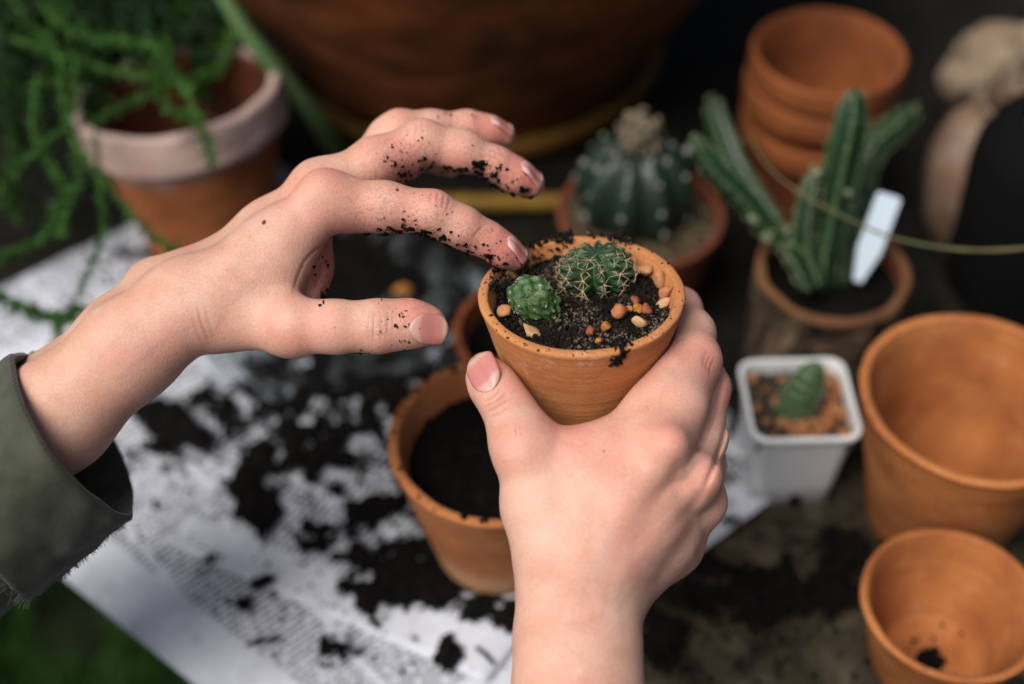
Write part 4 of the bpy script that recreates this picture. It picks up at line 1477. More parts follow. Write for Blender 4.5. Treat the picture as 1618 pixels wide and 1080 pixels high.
for k, (px, py, a_, b_, mi, lab) in enumerate(PEBS):
    q_ = in_pot(px, py, 0.0065)
    r_ = math.hypot(q_[0], q_[1])
    mx = RS - a_ * 0.74 / FPX * 0.85
    if r_ > mx:
        q_[:2] *= mx / r_
    sa, sb = a_ * 0.74 / FPX, b_ * 0.74 / FPX
    bv = ICO2[0].copy()
    # chip it: cut by a few random planes
    for _ in range(9):
        nv_ = nrm(rng.normal(size=3)); dd = 0.52 + 0.28 * rng.random()
        ex = bv @ nv_ - dd
        bv = bv - np.clip(ex, 0, 1)[:, None] * nv_
    bv = bv * (1 + 0.22 * fbm(bv + k * 7.3, 1.7, 3, k))[:, None]
    me = mesh_np("pebble", bv * np.array([sa, (sa + sb) / 2, sb * 1.05]), ICO2[1], False)
    hz_ = soil_height(np.array([q_[0]]), np.array([q_[1]]))[0] + sb * 0.75 + (0.0012 if r_ > mx * 0.97 else 0)
    mm = M_POT @ Matrix.Translation(Vector((q_[0], q_[1], hz_))) @ Matrix.Rotation(rng.normal() * 0.3, 4, 'Z') @ Matrix.Rotation(rng.normal() * 0.4, 4, 'Y') @ Matrix.Rotation(rng.normal() * 0.25, 4, 'X')
    put("pebble", me, M_PEB[mi], None, lab, "pebble", "pebbles in the held pot", None, mm)

# ================================================================== CACTI IN THE HELD POT
def mat_cactus(name, groove, rib, dark, attrn="ribness", sc=300):
    m, n, l, b = mat_new(name)
    co = obj_coord(n)
    a = N(n, "ShaderNodeAttribute", attribute_name=attrn)
    c = ramp(n, l, a.outputs["Fac"], [(0.0, groove), (0.45, rib), (1.0, dark)]).outputs[0]
    nn = noise_node(n, l, sc, 4, 0.6, co)
    c2 = mixc(n, l, 0.5, c, ramp(n, l, nn.outputs[0], [(0.3, (0.65, 0.68, 0.65)), (0.7, (1.25, 1.25, 1.2))]).outputs[0], 'MULTIPLY')
    l.new(c2, b.inputs["Base Color"])
    b.inputs["Roughness"].default_value = 0.42
    b.inputs["Specular IOR Level"].default_value = 0.4
    b.inputs["Subsurface Weight"].default_value = 0.12
    b.inputs["Subsurface Radius"].default_value = (0.4, 1.0, 0.25)
    b.inputs["Subsurface Scale"].default_value = 0.002
    bump(n, l, b, nn.outputs[0], 0.12, 0.0006)
    return m

def ribbed_ball(nrib, rad, squash, depth, tub=0.0, rows=(), nt=160, nv=70, dip=0.0):
    """globular ribbed body; returns verts, quads, ribness"""
    th = np.linspace(0, 2 * math.pi, nt, endpoint=False)
    ph = np.linspace(-1.35, math.pi / 2, nv)
    PH, TH = np.meshgrid(ph, th, indexing='ij')
    w_ = np.cos(nrib * TH) * 0.5 + 0.5
    ridge = w_ ** 0.75
    amp = depth * np.clip(np.cos(PH) * 1.35, 0, 1)
    tb = np.zeros_like(PH)
    for r_ in rows:
        tb = np.maximum(tb, np.exp(-((PH - r_) / 0.17) ** 2))
    r = 1 - amp * (1 - ridge) + tub * tb * ridge * np.clip(np.cos(PH) * 2, 0, 1)
    z = np.sin(PH) * squash - dip * np.exp(-((math.pi / 2 - PH) / 0.35) ** 2)
    x = np.cos(PH) * r * np.cos(TH)
    y = np.cos(PH) * r * np.sin(TH)
    v = np.stack([x, y, z * (0.6 + 0.4 * r)], -1).reshape(-1, 3) * rad
    idx = np.arange(nv * nt).reshape(nv, nt)
    q = np.concatenate([np.stack([idx[i], np.roll(idx[i], -1), np.roll(idx[i + 1], -1), idx[i + 1]], 1) for i in range(nv - 1)])
    rb = (0.15 + 0.85 * ridge * (0.35 + 0.65 * (1 - tb if len(rows) else 1))).reshape(-1)
    return v, q, rb

M_CACTUS = mat_cactus("cactus_dark", (0.050, 0.125, 0.038), (0.022, 0.056, 0.024), (0.010, 0.017, 0.017))
M_SPINE = mat_plain("spine", (0.62, 0.47, 0.29), 0.6, 0.3, (0.44, 0.27, 0.12), 900)
M_WOOL = mat_plain("wool", (0.62, 0.60, 0.52), 0.95, 0.1)

def orient(origin, normal, spin=0.0):
    return frame_from_axis(origin, normal, (0.13, 0.2, 0.97)) @ Matrix.Rotation(spin, 4, 'Z')

CR = 0.0128
cc = in_pot(943, 426, 0.0022)
MC = M_POT @ Matrix.Translation(Vector(cc)) @ Matrix.Rotation(math.radians(-4), 4, 'Y') @ Matrix.Rotation(0.30, 4, 'Z') @ Matrix.Diagonal((1.05, 0.97, 1.0, 1.0))
NR = 11
ROWS = (-0.52, -0.10, 0.32, 0.72, 1.04)
v, q, rb = ribbed_ball(NR, CR, 0.76, 0.26, 0.20, ROWS, 242, 110, 0.12)
me = mesh_np("body", v, q); attr(me, "ribness", rb)
cact = put("spiny_cactus", None, None, None, "round dark green ribbed cactus with tan star-shaped spines in the held pot", "cactus", "cacti", None, MC)
put("body", me, M_CACTUS, cact)
# one cluster of spines, shared by all areoles
def spine_cluster(nsp, length, seed, splay=0.95, rad=0.00017, central=True):
    r_ = np.random.default_rng(seed)
    V_, F_ = [], []
    for k in range(nsp + (1 if central else 0)):
        if k < nsp:
            a = 2 * math.pi * k / nsp + r_.normal() * 0.15
            d = np.array([math.cos(a) * splay, math.sin(a) * splay, 0.40 + 0.12 * r_.normal()])
            L = length * (0.8 + 0.35 * r_.random())
        else:
            d = np.array([0.15 * r_.normal(), -0.25, 1.0]); L = length * 0.75
        d = nrm(d)
        bend = np.array([0, 0, -0.18 * L]) if k < nsp else np.zeros(3)
        pts = [np.zeros(3), d * L * 0.35, d * L * 0.7 + bend * 0.35, d * L + bend]
        v_, f_ = tube(pts, [rad * 1.2, rad, rad * 0.75, rad * 0.25], 5)
        F_ += [tuple(x + len(V_) for x in f) for f in f_]
        V_ += list(v_)
    bv = ICO0[0] * np.array([0.00055, 0.00055, 0.0004])
    F_ += [tuple(int(x) + len(V_) for x in f) for f in ICO0[1]]
    V_ += list(bv)
    return mesh_np("spine_cluster", V_, F_)
CL = [spine_cluster(5 if s_ < 3 else 6, 0.0041, s_, splay=1.35, rad=0.000115, central=(s_ == 2)) for s_ in (1, 2, 3)]
for me_ in CL: me_.materials.append(M_SPINE)
for i in range(NR):
    for r_i, ph in enumerate(ROWS):
        th = 2 * math.pi * i / NR
        ph2 = ph + (0.10 if i % 2 else -0.06)
        if ph2 > 1.15 : continue
        rr_ = 1 + 0.19
        pos = np.array([math.cos(ph2) * rr_ * math.cos(th), math.cos(ph2) * rr_ * math.sin(th), math.sin(ph2) * 0.74 - 0.12 * math.exp(-((math.pi / 2 - ph2) / 0.35) ** 2)]) * CR
        nn_ = nrm(np.array([math.cos(ph2) * math.cos(th), math.cos(ph2) * math.sin(th), math.sin(ph2) / 0.74]))
        s_ = 0.62 + 0.38 * math.cos(ph2) + 0.1 * random.random()
        put("spine_cluster", CL[(i + r_i) % 3], None, cact, matrix=orient(pos + rng.normal(size=3) * 0.0003, nn_ + rng.normal(size=3) * 0.12, random.random() * 6.28) @ Matrix.Scale(s_ * (0.75 + 0.4 * random.random()), 4))

# oval knobbly cactus
M_OVAL = mat_cactus("cactus_green", (0.020, 0.045, 0.013), (0.042, 0.100, 0.024), (0.075, 0.145, 0.042), sc=420)
oc = in_pot(846, 475, 0.0012)
MO = M_POT @ Matrix.Translation(Vector(oc)) @ Matrix.Rotation(math.radians(-48), 4, 'Y') @ Matrix.Rotation(math.radians(-10), 4, 'X')
_n, _l = M_OVAL.node_tree.nodes, M_OVAL.node_tree.links
_b = _n["Principled BSDF"]
_b.inputs["Roughness"].default_value = 0.62
_w = noise_node(_n, _l, 230, 5, 0.7, obj_coord(_n), 0.8)
_k = ramp(_n, _l, _w.outputs[0], [(0.52, (0, 0, 0)), (0.68, (0.7, 0.7, 0.7))]).outputs[0]
_l.new(mixc(_n, _l, _k, _b.inputs["Base Color"].links[0].from_socket, (0.20, 0.25, 0.17)), _b.inputs["Base Color"])
bm = bmesh.new()
bmesh.ops.create_icosphere(bm, subdivisions=5, radius=1.0)
ov = np.array([x.co[:] for x in bm.verts]); of = np.array([[x.index for x in p.verts] for p in bm.faces]); bm.free()
nf = 58
kk = np.arange(nf) + 0.5
zz = 1 - 2 * kk / nf
fa = np.pi * (1 + 5 ** 0.5) * kk
fib = np.stack([np.sqrt(1 - zz ** 2) * np.cos(fa), np.sqrt(1 - zz ** 2) * np.sin(fa), zz], 1) + rng.normal(size=(nf, 3)) * 0.07
fib /= np.linalg.norm(fib, axis=1, keepdims=True)
dist = np.sqrt(np.maximum(0, 2 - 2 * ov @ fib.T))
dn = np.sort(dist, 1)
bumpv = np.clip((dn[:, 1] - dn[:, 0]) / 0.26, 0, 1)
tubr = 1 + 0.075 * (bumpv ** 0.8 - 0.5)
OS = np.array([0.0092, 0.0062, 0.0112])
def oval(u):
    """unit sphere -> pad shape, narrower towards the foot"""
    t = u[:, 2]
    k = 1.0 - 0.30 * np.clip(-t, 0, 1) ** 1.5 + 0.05 * t
    return u * OS * np.stack([k, k, np.ones_like(k)], 1)
pv = oval(ov) * (tubr + 0.10 * fbm(ov, 2.3, 3, 5))[:, None]
me = mesh_np("body", pv, of); attr(me, "ribness", bumpv)
ovc = put("oval_cactus", None, None, None, "small oval light green knobbly cactus with white hairs in the held pot", "cactus", "cacti", None, MO)
put("body", me, M_OVAL, ovc)
TU = spine_cluster(5, 0.0017, 9, 1.1, 0.00011, False); TU.name = "hair_tuft"; TU.materials.append(M_WOOL)
for p_ in fib:
    s0 = oval(p_[None])[0] * 1.03
    put("hair_tuft", TU, None, ovc, matrix=orient(s0, nrm(p_ / OS), random.random() * 6) @ Matrix.Scale(0.25 + 0.5 * random.random() ** 1.5, 4))
# soil specks on the oval cactus
pk_ = rng.choice(len(pv), 130)
V_, F_ = crumbs(pv[pk_] * 1.01, 0.00015 + 0.0004 * rng.random(130) ** 2)
put("soil_specks", mesh_np("soil_specks", V_, F_), M_SOIL, ovc, kind="stuff")

# ================================================================== POTS ON THE TABLE
def soil_disc(label, matrix, rad, z, seed, mat=M_SOIL, rough=0.002, ncr=900, size=0.0014, mound=0.0):
    nr, na = 34, 120
    R_, A_ = np.meshgrid(np.linspace(0.0005, rad, nr), np.linspace(0, 2 * math.pi, na, endpoint=False), indexing='ij')
    x, y = (R_ * np.cos(A_)).ravel(), (R_ * np.sin(A_)).ravel()
    p = np.stack([x, y, 0 * x], 1)
    hz_ = lambda p: z + rough * fbm(p, 80, 3, seed) + mound * (1 - (p[:, 0] ** 2 + p[:, 1] ** 2) / rad ** 2)
    p2 = p.copy(); p2[:, 2] = hz_(p)
    idx = np.arange(nr * na).reshape(nr, na)
    q = np.concatenate([np.stack([idx[i], idx[i + 1], np.roll(idx[i + 1], -1), np.roll(idx[i], -1)], 1) for i in range(nr - 1)])
    tri = np.concatenate([q[:, [0, 1, 2]], q[:, [0, 2, 3]]])
    r_, a_ = (rad - size) * np.sqrt(rng.random(ncr)), rng.random(ncr) * 6.283
    c = np.stack([r_ * np.cos(a_), r_ * np.sin(a_), 0 * r_], 1)
    c[:, 2] = hz_(c)
    V_, F_ = crumbs(c, size * (0.3 + 0.8 * rng.random(ncr) ** 2))
    return put("potting_soil", mesh_np("potting_soil", np.vstack([p2, V_]), np.vstack([tri, F_ + len(p2)])), mat, None, label, "soil", None, "stuff", matrix)

def rim_specks(owner, rt, wall, h, n, smax, amin=0, amax=6.283):
    a_ = amin + (amax - amin) * rng.random(n)
    r_ = rt - wall * rng.random(n) * 0.95
    s_ = 0.0003 + smax * rng.random(n) ** 3
    V_, F_ = crumbs(np.stack([r_ * np.cos(a_), r_ * np.sin(a_), np.full(n, h) + s_ * 0.3], 1), s_, 0.5, 0.6)
    put("soil_crumbs", mesh_np("soil_crumbs", V_, F_), M_SOIL, owner, kind="stuff")

MP2 = stand(786, 690, 0.088, ZP)
p2o = make_pot("terracotta pot full of black soil standing on the newspaper behind the lower hand", MP2, 0.0520, 0.031, 0.088, 0.0048, M_TERRA_B, "terracotta pots", 0.0005, 5)
soil_disc("black soil filling the pot on the newspaper", MP2, 0.0445, 0.070, 9, ncr=1600)
rim_specks(p2o, 0.052, 0.0048, 0.088, 150, 0.0011)
MP3 = stand(836, 519, 0.072, ZP)
p3o = make_pot("terracotta pot mostly hidden behind the held pot, only its left rim showing", MP3, 0.0400, 0.027, 0.072, 0.0045, M_TERRA_RED, "terracotta pots", 0.0004, 6)
soil_disc("black soil in the pot hidden behind the held pot", MP3, 0.0345, 0.058, 19, ncr=500)
rim_specks(p3o, 0.040, 0.0045, 0.072, 60, 0.0012)
MP4 = stand(1546, 622, 0.100)
make_pot("large empty terracotta pot at the right edge beside the white pot", MP4, 0.0565, 0.035, 0.100, 0.0055, M_TERRA_C, "terracotta pots", 0.0005, 8, lip=0.0024)
MP5 = stand(1507, 950, 0.056)
p5o = make_pot("small empty terracotta pot in the lower right corner with soil over its drain hole", MP5, 0.0424, 0.027, 0.056, 0.0042, M_TERRA_C, "terracotta pots", 0.0004, 11, lip=0.0018)
n5 = 160
a5, r5 = rng.random(n5) * 6.283, 0.0065 * np.sqrt(rng.random(n5))
V_, F_ = crumbs(np.stack([r5 * np.cos(a5), r5 * np.sin(a5), 0.0055 + 0.002 * rng.random(n5)], 1), 0.0005 + 0.0014 * rng.random(n5) ** 2)
put("soil_clump", mesh_np("soil_clump", V_, F_), M_SOIL, None, "small clump of black soil in the bottom of the lower right pot", "soil", None, "stuff", MP5)

# stack of three pots with collars
hs = 0.080
for k, (dz, lab) in enumerate([(0.0, "lowest terracotta pot of the nested stack at the back right"), (0.026, "middle terracotta pot of the nested stack at the back right"), (0.045, "top terracotta pot of the nested stack at the back right, open and empty")]):
    m = stand(1310 + (0, -3, 0)[k], 78, 0.125)
    m.translation.z = dz
    make_pot(lab, m, 0.0462, 0.029, hs, 0.0048, M_TERRA_MID, "stacked terracotta pots", 0.0004, 20 + k, collar=0.0024, collar_h=0.016, lip=0.0022)

# ------------------------------------------------------------------ white square plastic pot
def rounded_square(half, rc, n=8):
    pts = []
    for cxs, cys, a0 in ((1, 1, 0), (-1, 1, 90), (-1, -1, 180), (1, -1, 270)):
        for i in range(n + 1):
            a = math.radians(a0 + 90 * i / n)
            pts.append((cxs * (half - rc) + rc * math.cos(a), cys * (half - rc) + rc * math.sin(a)))
    return np.array(pts)
def loft_sq(levels):
    V_, n = [], None
    for half, rc, z in levels:
        p = rounded_square(half, rc)
        n = len(p)
        V_.append(np.column_stack([p, np.full(n, z)]))
    m = len(levels)
    idx = np.arange(m * n).reshape(m, n)
    q = np.concatenate([np.stack([idx[i], np.roll(idx[i], -1), np.roll(idx[i + 1], -1), idx[i + 1]], 1) for i in range(m - 1)])
    return np.vstack(V_), q
M_WHITE = mat_plain("white_plastic", (0.74, 0.76, 0.75), 0.38, 0.4, (0.62, 0.64, 0.62), 35)
m_w, n_w, l_w, b_w = mat_new("white_plastic_body")
co = obj_coord(n_w)
sx = N(n_w, "ShaderNodeSeparateXYZ"); l_w.new(co, sx.inputs[0])
dn_ = noise_node(n_w, l_w, 60, 5, 0.7, co)
zz_ = math_node(n_w, l_w, 'ADD', sx.outputs[2], math_node(n_w, l_w, 'MULTIPLY', dn_.outputs[0], -0.022))
mr = N(n_w, "ShaderNodeMapRange"); l_w.new(zz_, mr.inputs[0]); mr.inputs[1].default_value = -0.012; mr.inputs[2].default_value = 0.006; mr.inputs[3].default_value = 0.65; mr.inputs[4].default_value = 0.0
l_w.new(mixc(n_w, l_w, mr.outputs[0], (0.72, 0.74, 0.74), (0.16, 0.14, 0.09)), b_w.inputs["Base Color"])
b_w.inputs["Roughness"].default_value = 0.4
M_WHITE_BODY = m_w
MS = stand(1263, 629, 0.062, 0.0, math.radians(2))
wp = put("square_pot", None, None, None, "square white plastic pot holding a small cactus and orange gravel", "flower pot", "small planted pots", None, MS)
HS = 0.0305
v, q = loft_sq([(0.001, 0.0005, 0.0), (0.0205, 0.006, 0.0), (0.0213, 0.0065, 0.0015), (0.0228, 0.007, 0.020), (0.0247, 0.0075, 0.042), (0.0263, 0.008, 0.0585)])
put("body", mesh_np("body", v, q), M_WHITE_BODY, wp)
v, q = loft_sq([(a_ * 0.933, c_, z_ + 0.007) for a_, c_, z_ in [(0.0281, 0.008, 0.0512), (0.0300, 0.0085, 0.0514), (0.0304, 0.0086, 0.0522), (0.0305, 0.0086, 0.0545), (0.0301, 0.0084, 0.0553), (0.0286, 0.008, 0.0555), (0.0280, 0.0078, 0.0550), (0.0277, 0.0077, 0.053), (0.0268, 0.0072, 0.042), (0.0262, 0.007, 0.036)]])
put("rim", mesh_np("rim", v, q), M_WHITE, wp)
nd = put("drain_notch", mesh_np("drain_notch", ICO2[0] * np.array([0.0042, 0.0012, 0.0042]), ICO2[1]), M_SOIL, wp, matrix=Matrix.Translation((0.002, -0.0222, 0.0055)))
# soil and gravel inside it
gx, gy = rng.uniform(-0.0238, 0.0238, 420), rng.uniform(-0.0238, 0.0238, 420)
g_or = np.where((gx + 0.6 * gy * -1 + 0.004 * rng.normal(size=420)) > -0.004, True, rng.random(420) < 0.12) & (rng.random(420) < 0.58)
gz = 0.0525 + 0.0016 * rng.random(420)
gsz = 0.0013 + 0.0027 * rng.random(420) ** 1.5
M_GRAV = mat_plain("orange_gravel", (0.42, 0.18, 0.075), 0.85, 0.15, (0.22, 0.085, 0.035), 260)
V_, F_ = crumbs(np.stack([gx, gy, gz], 1)[g_or], gsz[g_or], 0.22, 0.3)
put("gravel", mesh_np("gravel", V_, F_, False), M_GRAV, None, "orange gravel in the square white pot", "gravel", None, "stuff", MS)
sq = np.array([(-.0246, -.0246), (.0246, -.0246), (.0246, .0246), (-.0246, .0246)])
V0 = np.column_stack([sq, np.full(4, 0.0512)])
M_SOIL_GREY = mat_soil("soil_grey", (0.025, 0.021, 0.015), (0.075, 0.064, 0.046))
V_, F_ = crumbs(np.stack([gx, gy, gz - 0.0008], 1)[~g_or], gsz[~g_or] * 0.9, 0.3, 0.4)
put("potting_soil", mesh_np("potting_soil", np.vstack([V0, V_]), np.vstack([np.array([[0, 1, 2], [0, 2, 3]]), F_ + 4])), M_SOIL_GREY, None, "grey soil at the left side of the square white pot", "soil", None, "stuff", MS)
# fuzzy finger cactus leaning in it
M_FUZZ = mat_cactus("cactus_fuzzy", (0.016, 0.042, 0.012), (0.034, 0.080, 0.022), (0.060, 0.120, 0.034), sc=700)
fz0 = np.array([-0.0040, -0.0035, 0.050]); fz1 = np.array([0.0070, 0.0050, 0.0820])
ax_ = fz1 - fz0
MF = MS @ frame_from_axis(fz0, ax_)
L_ = np.linalg.norm(ax_)
nz, na = 60, 64
T_, A_ = np.meshgrid(np.linspace(0, 1, nz), np.linspace(0, 2 * math.pi, na, endpoint=False), indexing='ij')
prof = 0.0112 * np.sqrt(np.clip(1 - ((T_ - 0.42) / 0.60) ** 2, 0.0005, 1)) * (1 - 0.18 * T_)
lump = 1 + 0.10 * np.cos(9 * A_ + 20 * T_) * np.cos(9 * A_ - 20 * T_)
pv = np.stack([prof * lump * np.cos(A_), prof * lump * np.sin(A_) * 0.85, T_ * L_ * 1.02], -1).reshape(-1, 3)
idx = np.arange(nz * na).reshape(nz, na)
q = np.concatenate([np.stack([idx[i], np.roll(idx[i], -1), np.roll(idx[i + 1], -1), idx[i + 1]], 1) for i in range(nz - 1)])
fzo = put("finger_cactus", None, None, None, "fuzzy green finger-shaped cactus leaning in the square white pot", "cactus", "cacti", None, MF)
me = mesh_np("body", pv, q); attr(me, "ribness", (0.5 + 0.5 * np.cos(9 * A_ + 20 * T_) * np.cos(9 * A_ - 20 * T_)).ravel())
put("body", me, M_FUZZ, fzo)
pk_ = rng.choice(len(pv), 1500)
e_ = pv[pk_]; dr = e_.copy(); dr[:, 2] = (e_[:, 2] - L_ * 0.5) * 0.4
dr /= np.linalg.norm(dr, axis=1, keepdims=True)
sd = np.cross(dr, rng.normal(size=dr.shape)); sd /= np.linalg.norm(sd, axis=1, keepdims=True) + 1e-9
tip = e_ + dr * 0.0012 + rng.normal(size=e_.shape) * 0.0004
V_ = np.stack([e_ - sd * 0.00007, e_ + sd * 0.00007, tip], 1).reshape(-1, 3)
put("fine_spines", mesh_np("fine_spines", V_, np.arange(len(V_)).reshape(-1, 3)), M_WOOL, fzo, kind="stuff")

# ================================================================== BARREL CACTUS AT THE BACK
MB = stand(1013, 334, 0.070)
make_pot("red-brown terracotta pot with the round white-dotted cactus behind the held pot", MB, 0.0485, 0.034, 0.070, 0.005, M_TERRA_IN, "small planted pots", 0.0004, 31)
ngv = 900
rr_, aa_ = 0.043 * np.sqrt(rng.random(ngv)), rng.random(ngv) * 6.283
V_, F_ = crumbs(np.stack([rr_ * np.cos(aa_), rr_ * np.sin(aa_), 0.063 + 0.002 * rng.random(ngv)], 1), 0.0011 + 0.0012 * rng.random(ngv), 0.2, 0.3)
nv0 = 48
a0 = np.linspace(0, 6.283, nv0, endpoint=False)
dv = np.vstack([[0, 0, 0.062], np.stack([0.0442 * np.cos(a0), 0.0442 * np.sin(a0), 0 * a0 + 0.062], 1)])
df = np.array([[0, 1 + i, 1 + (i + 1) % nv0] for i in range(nv0)])
M_GRAVEL = mat_plain("pale_gravel", (0.14, 0.105, 0.065), 0.9, 0.1, (0.045, 0.033, 0.02), 320)
put("gravel", mesh_np("gravel", np.vstack([dv, V_]), np.vstack([df, F_ + len(dv)]), False), M_GRAVEL, None, "pale gravel around the round white-dotted cactus", "gravel", None, "stuff", MB)
M_BARREL = mat_cactus("cactus_bluegreen", (0.006, 0.013, 0.009), (0.010, 0.021, 0.014), (0.014, 0.028, 0.019), sc=160)
v, q, rb = ribbed_ball(9, 0.0350, 0.95, 0.15, 0.0, (), 180, 60, 0.08)
me = mesh_np("body", v, q); attr(me, "ribness", rb)
bc = put("barrel_cactus", None, None, None, "round dark bluish-green cactus with white wool dots and pale crown", "cactus", "cacti", None, MB @ Matrix.Translation((-0.004, 0.006, 0.083)) @ Matrix.Rotation(0.25, 4, 'Z'))
put("body", me, M_BARREL, bc)
AR = mesh_np("wool_dot", ICO2[0] * (1 + 0.3 * fbm(ICO2[0], 2.5, 2, 3))[:, None] * 0.0021, ICO2[1]); AR.materials.append(mat_plain("grey_wool", (0.20, 0.20, 0.17), 0.95, 0.1))
for i in range(9):
    for ph in (-0.30, 0.18, 0.64, 1.05):
        th = 2 * math.pi * i / 9
        ph2 = ph + (0.08 if i % 2 else -0.05)
        p_ = np.array([math.cos(ph2) * math.cos(th), math.cos(ph2) * math.sin(th), math.sin(ph2) * 0.95]) * 0.0353
        put("wool_dot", AR, None, bc, matrix=Matrix.Translation(Vector(p_ * (1 + 0.02 * random.random())) + Vector((random.gauss(0, .0008), random.gauss(0, .0008), random.gauss(0, .0014)))) @ Matrix.Rotation(random.random() * 6, 4, 'Z') @ Matrix.Scale(0.5 + 0.8 * random.random(), 4))
nw = 260
wv_ = rng.normal(size=(nw, 3)) * np.array([0.0045, 0.0045, 0.007]) + np.array([0, 0, 0.036])
wv_[:, 2] = np.clip(np.abs(wv_[:, 2] - 0.031) + 0.031, 0, 0.047)
V_, F_ = crumbs(wv_, 0.0012 + 0.0018 * rng.random(nw), 0.3, 0.5)
put("woolly_crown", mesh_np("woolly_crown", V_, F_), mat_plain("crown_wool", (0.22, 0.18, 0.125), 0.95, 0.1, (0.10, 0.08, 0.05), 300), bc, kind="stuff")

# ================================================================== CARRION-FLOWER CACTUS IN A BARK-BROWN POT
def mat_bark():
    m, n, l, b = mat_new("bark_clay")
    co = obj_coord(n)
    mp = N(n, "ShaderNodeMapping"); mp.inputs["Scale"].default_value = (1, 1, 0.5)
    l.new(co, mp.inputs[0])
    a = noise_node(n, l, 48, 7, 0.7, mp.outputs[0], 0.8)
    c = ramp(n, l, a.outputs[0], [(0.38, (0.008, 0.006, 0.004)), (0.52, (0.055, 0.036, 0.021)), (0.66, (0.22, 0.155, 0.100))])
    l.new(c.outputs[0], b.inputs["Base Color"])
    b.inputs["Roughness"].default_value = 0.85
    b.inputs["Specular IOR Level"].default_value = 0.2
    bump(n, l, b, a.outputs[0], 0.8, 0.004)
    return m
M_BARK = mat_bark()
M_BARKRIM = terracotta("clay_rim", (0.17, 0.075, 0.03), (0.09, 0.04, 0.018))
MK = stand(1317, 423, 0.080)
make_pot("bark-textured brown clay pot holding the upright toothed green cactus", MK, 0.0425, 0.038, 0.080, 0.0055, M_BARK, "small planted pots", 0.0016, 41, rim_mat=M_BARKRIM, in_mat=M_TERRA_IN, lip=0.0022)
soil_disc("dark soil in the bark-textured pot", MK, 0.0365, 0.068, 44, ncr=500, size=0.002)

M_STAP = mat_cactus("stem_green", (0.005, 0.015, 0.006), (0.010, 0.034, 0.010), (0.020, 0.060, 0.016), sc=140)
M_STAP_EDGE = mat_plain("stem_edge", (0.22, 0.24, 0.15), 0.9, 0.1, (0.16, 0.20, 0.10), 300)
stap = thing_at("toothed_cactus", onz(1317, 423, 0.075) * np.array([1, 1, 0]) + np.array([0, 0, 0.066]), "clump of upright four-ribbed toothed green cactus stems behind a white tag", "cactus", "cacti")
SL = local_to(stap)
def four_rib_stem(path, r0, tip=0.6, nseg=70, teeth=9, spin=0.4, light=0.0):
    P = smooth_path(path, nseg)
    t = np.gradient(P, axis=0); t /= np.linalg.norm(t, axis=1, keepdims=True)
    u = nrm(np.cross(t[0], [0.3, 1, 0.2]))
    na = 32
    A = np.linspace(0, 2 * math.pi, na, endpoint=False)
    V_, rbn, edge = [], [], []
    for i in range(nseg):
        u = nrm(u - t[i] * np.dot(u, t[i])); w_ = np.cross(t[i], u)
        s_ = i / (nseg - 1)
        taper = (0.72 + 0.28 * min(1, s_ * 5)) * (1 if s_ < tip else math.sqrt(max(0.02, 1 - ((s_ - tip) / (1.0 - tip)) ** 2.2 * 0.93)))
        for k, a in enumerate(A):
            lobe = abs(math.cos(2 * (a))) ** 1.6
            tooth = 1 + 0.16 * lobe ** 4 * (0.5 + 0.5 * math.cos(2 * math.pi * teeth * s_))
            r = r0 * taper * (0.55 + 0.45 * lobe) * tooth
            V_.append(P[i] + (u * math.cos(a + spin) + w_ * math.sin(a + spin)) * r)
            rbn.append(lobe * 0.9)
            if k % (na // 4) == 0 and i > 2:
                edge.append((V_[-1], s_))
    f = [(i * na + k, i * na + (k + 1) % na, (i + 1) * na + (k + 1) % na, (i + 1) * na + k) for i in range(nseg - 1) for k in range(na)]
    f.append(tuple((nseg - 1) * na + k for k in range(na)))
    return np.array(V_), f, np.array(rbn), edge
D0 = 0.775
STEMS = [  # pixel path with distances, radius px
    ([(1298, 452, .775), (1303, 380, .765), (1325, 280, .752), (1342, 205, .742), (1350, 142, .735)], 32, 0.62),
    ([(1330, 452, .785), (1340, 380, .790), (1352, 300, .795), (1365, 235, .80)], 18, 0.7),
    ([(1290, 440, .770), (1255, 395, .765), (1218, 365, .760), (1175, 310, .752), (1130, 265, .746), (1095, 215, .742)], 22, 0.72),
    ([(1270, 430, .80), (1215, 350, .815), (1165, 270, .82), (1140, 210, .825), (1122, 152, .83)], 25, 0.6),
    ([(1340, 440, .80), (1355, 320, .815), (1375, 240, .82), (1410, 205, .822), (1450, 170, .825)], 26, 0.72),
    ([(1290, 452, .765), (1272, 380, .758), (1278, 320, .752), (1290, 272, .748)], 22, 0.62),
    ([(1280, 455, .758), (1262, 415, .752), (1240, 385, .746)], 20, 0.45),
]
for path, rpx, tp_ in STEMS:
    w_ = [pix(*p) for p in path]
    v, f, rb, edge = four_rib_stem(w_, 0.8 * rpx * path[0][2] / FPX, tp_, 60, max(5, int(len(path) * 3)), random.random() * 0.7 + 0.2)
    me = mesh_np("stem", xf(SL, v), f); attr(me, "ribness", rb)
    so = put("stem", me, M_STAP, stap)
    ed = np.array([e[0] for e in edge]); 
    ed = xf(SL, ed)
    n_ = len(ed) * 1
    ce = np.repeat(ed, 1, 0) + rng.normal(size=(n_, 3)) * 0.0005
    V_, F_ = crumbs(ce, 0.00035 + 0.0005 * rng.random(n_), 0.3, 0.5)
    put("woolly_edge", mesh_np("woolly_edge", V_, F_), M_STAP_EDGE, so, kind="stuff")
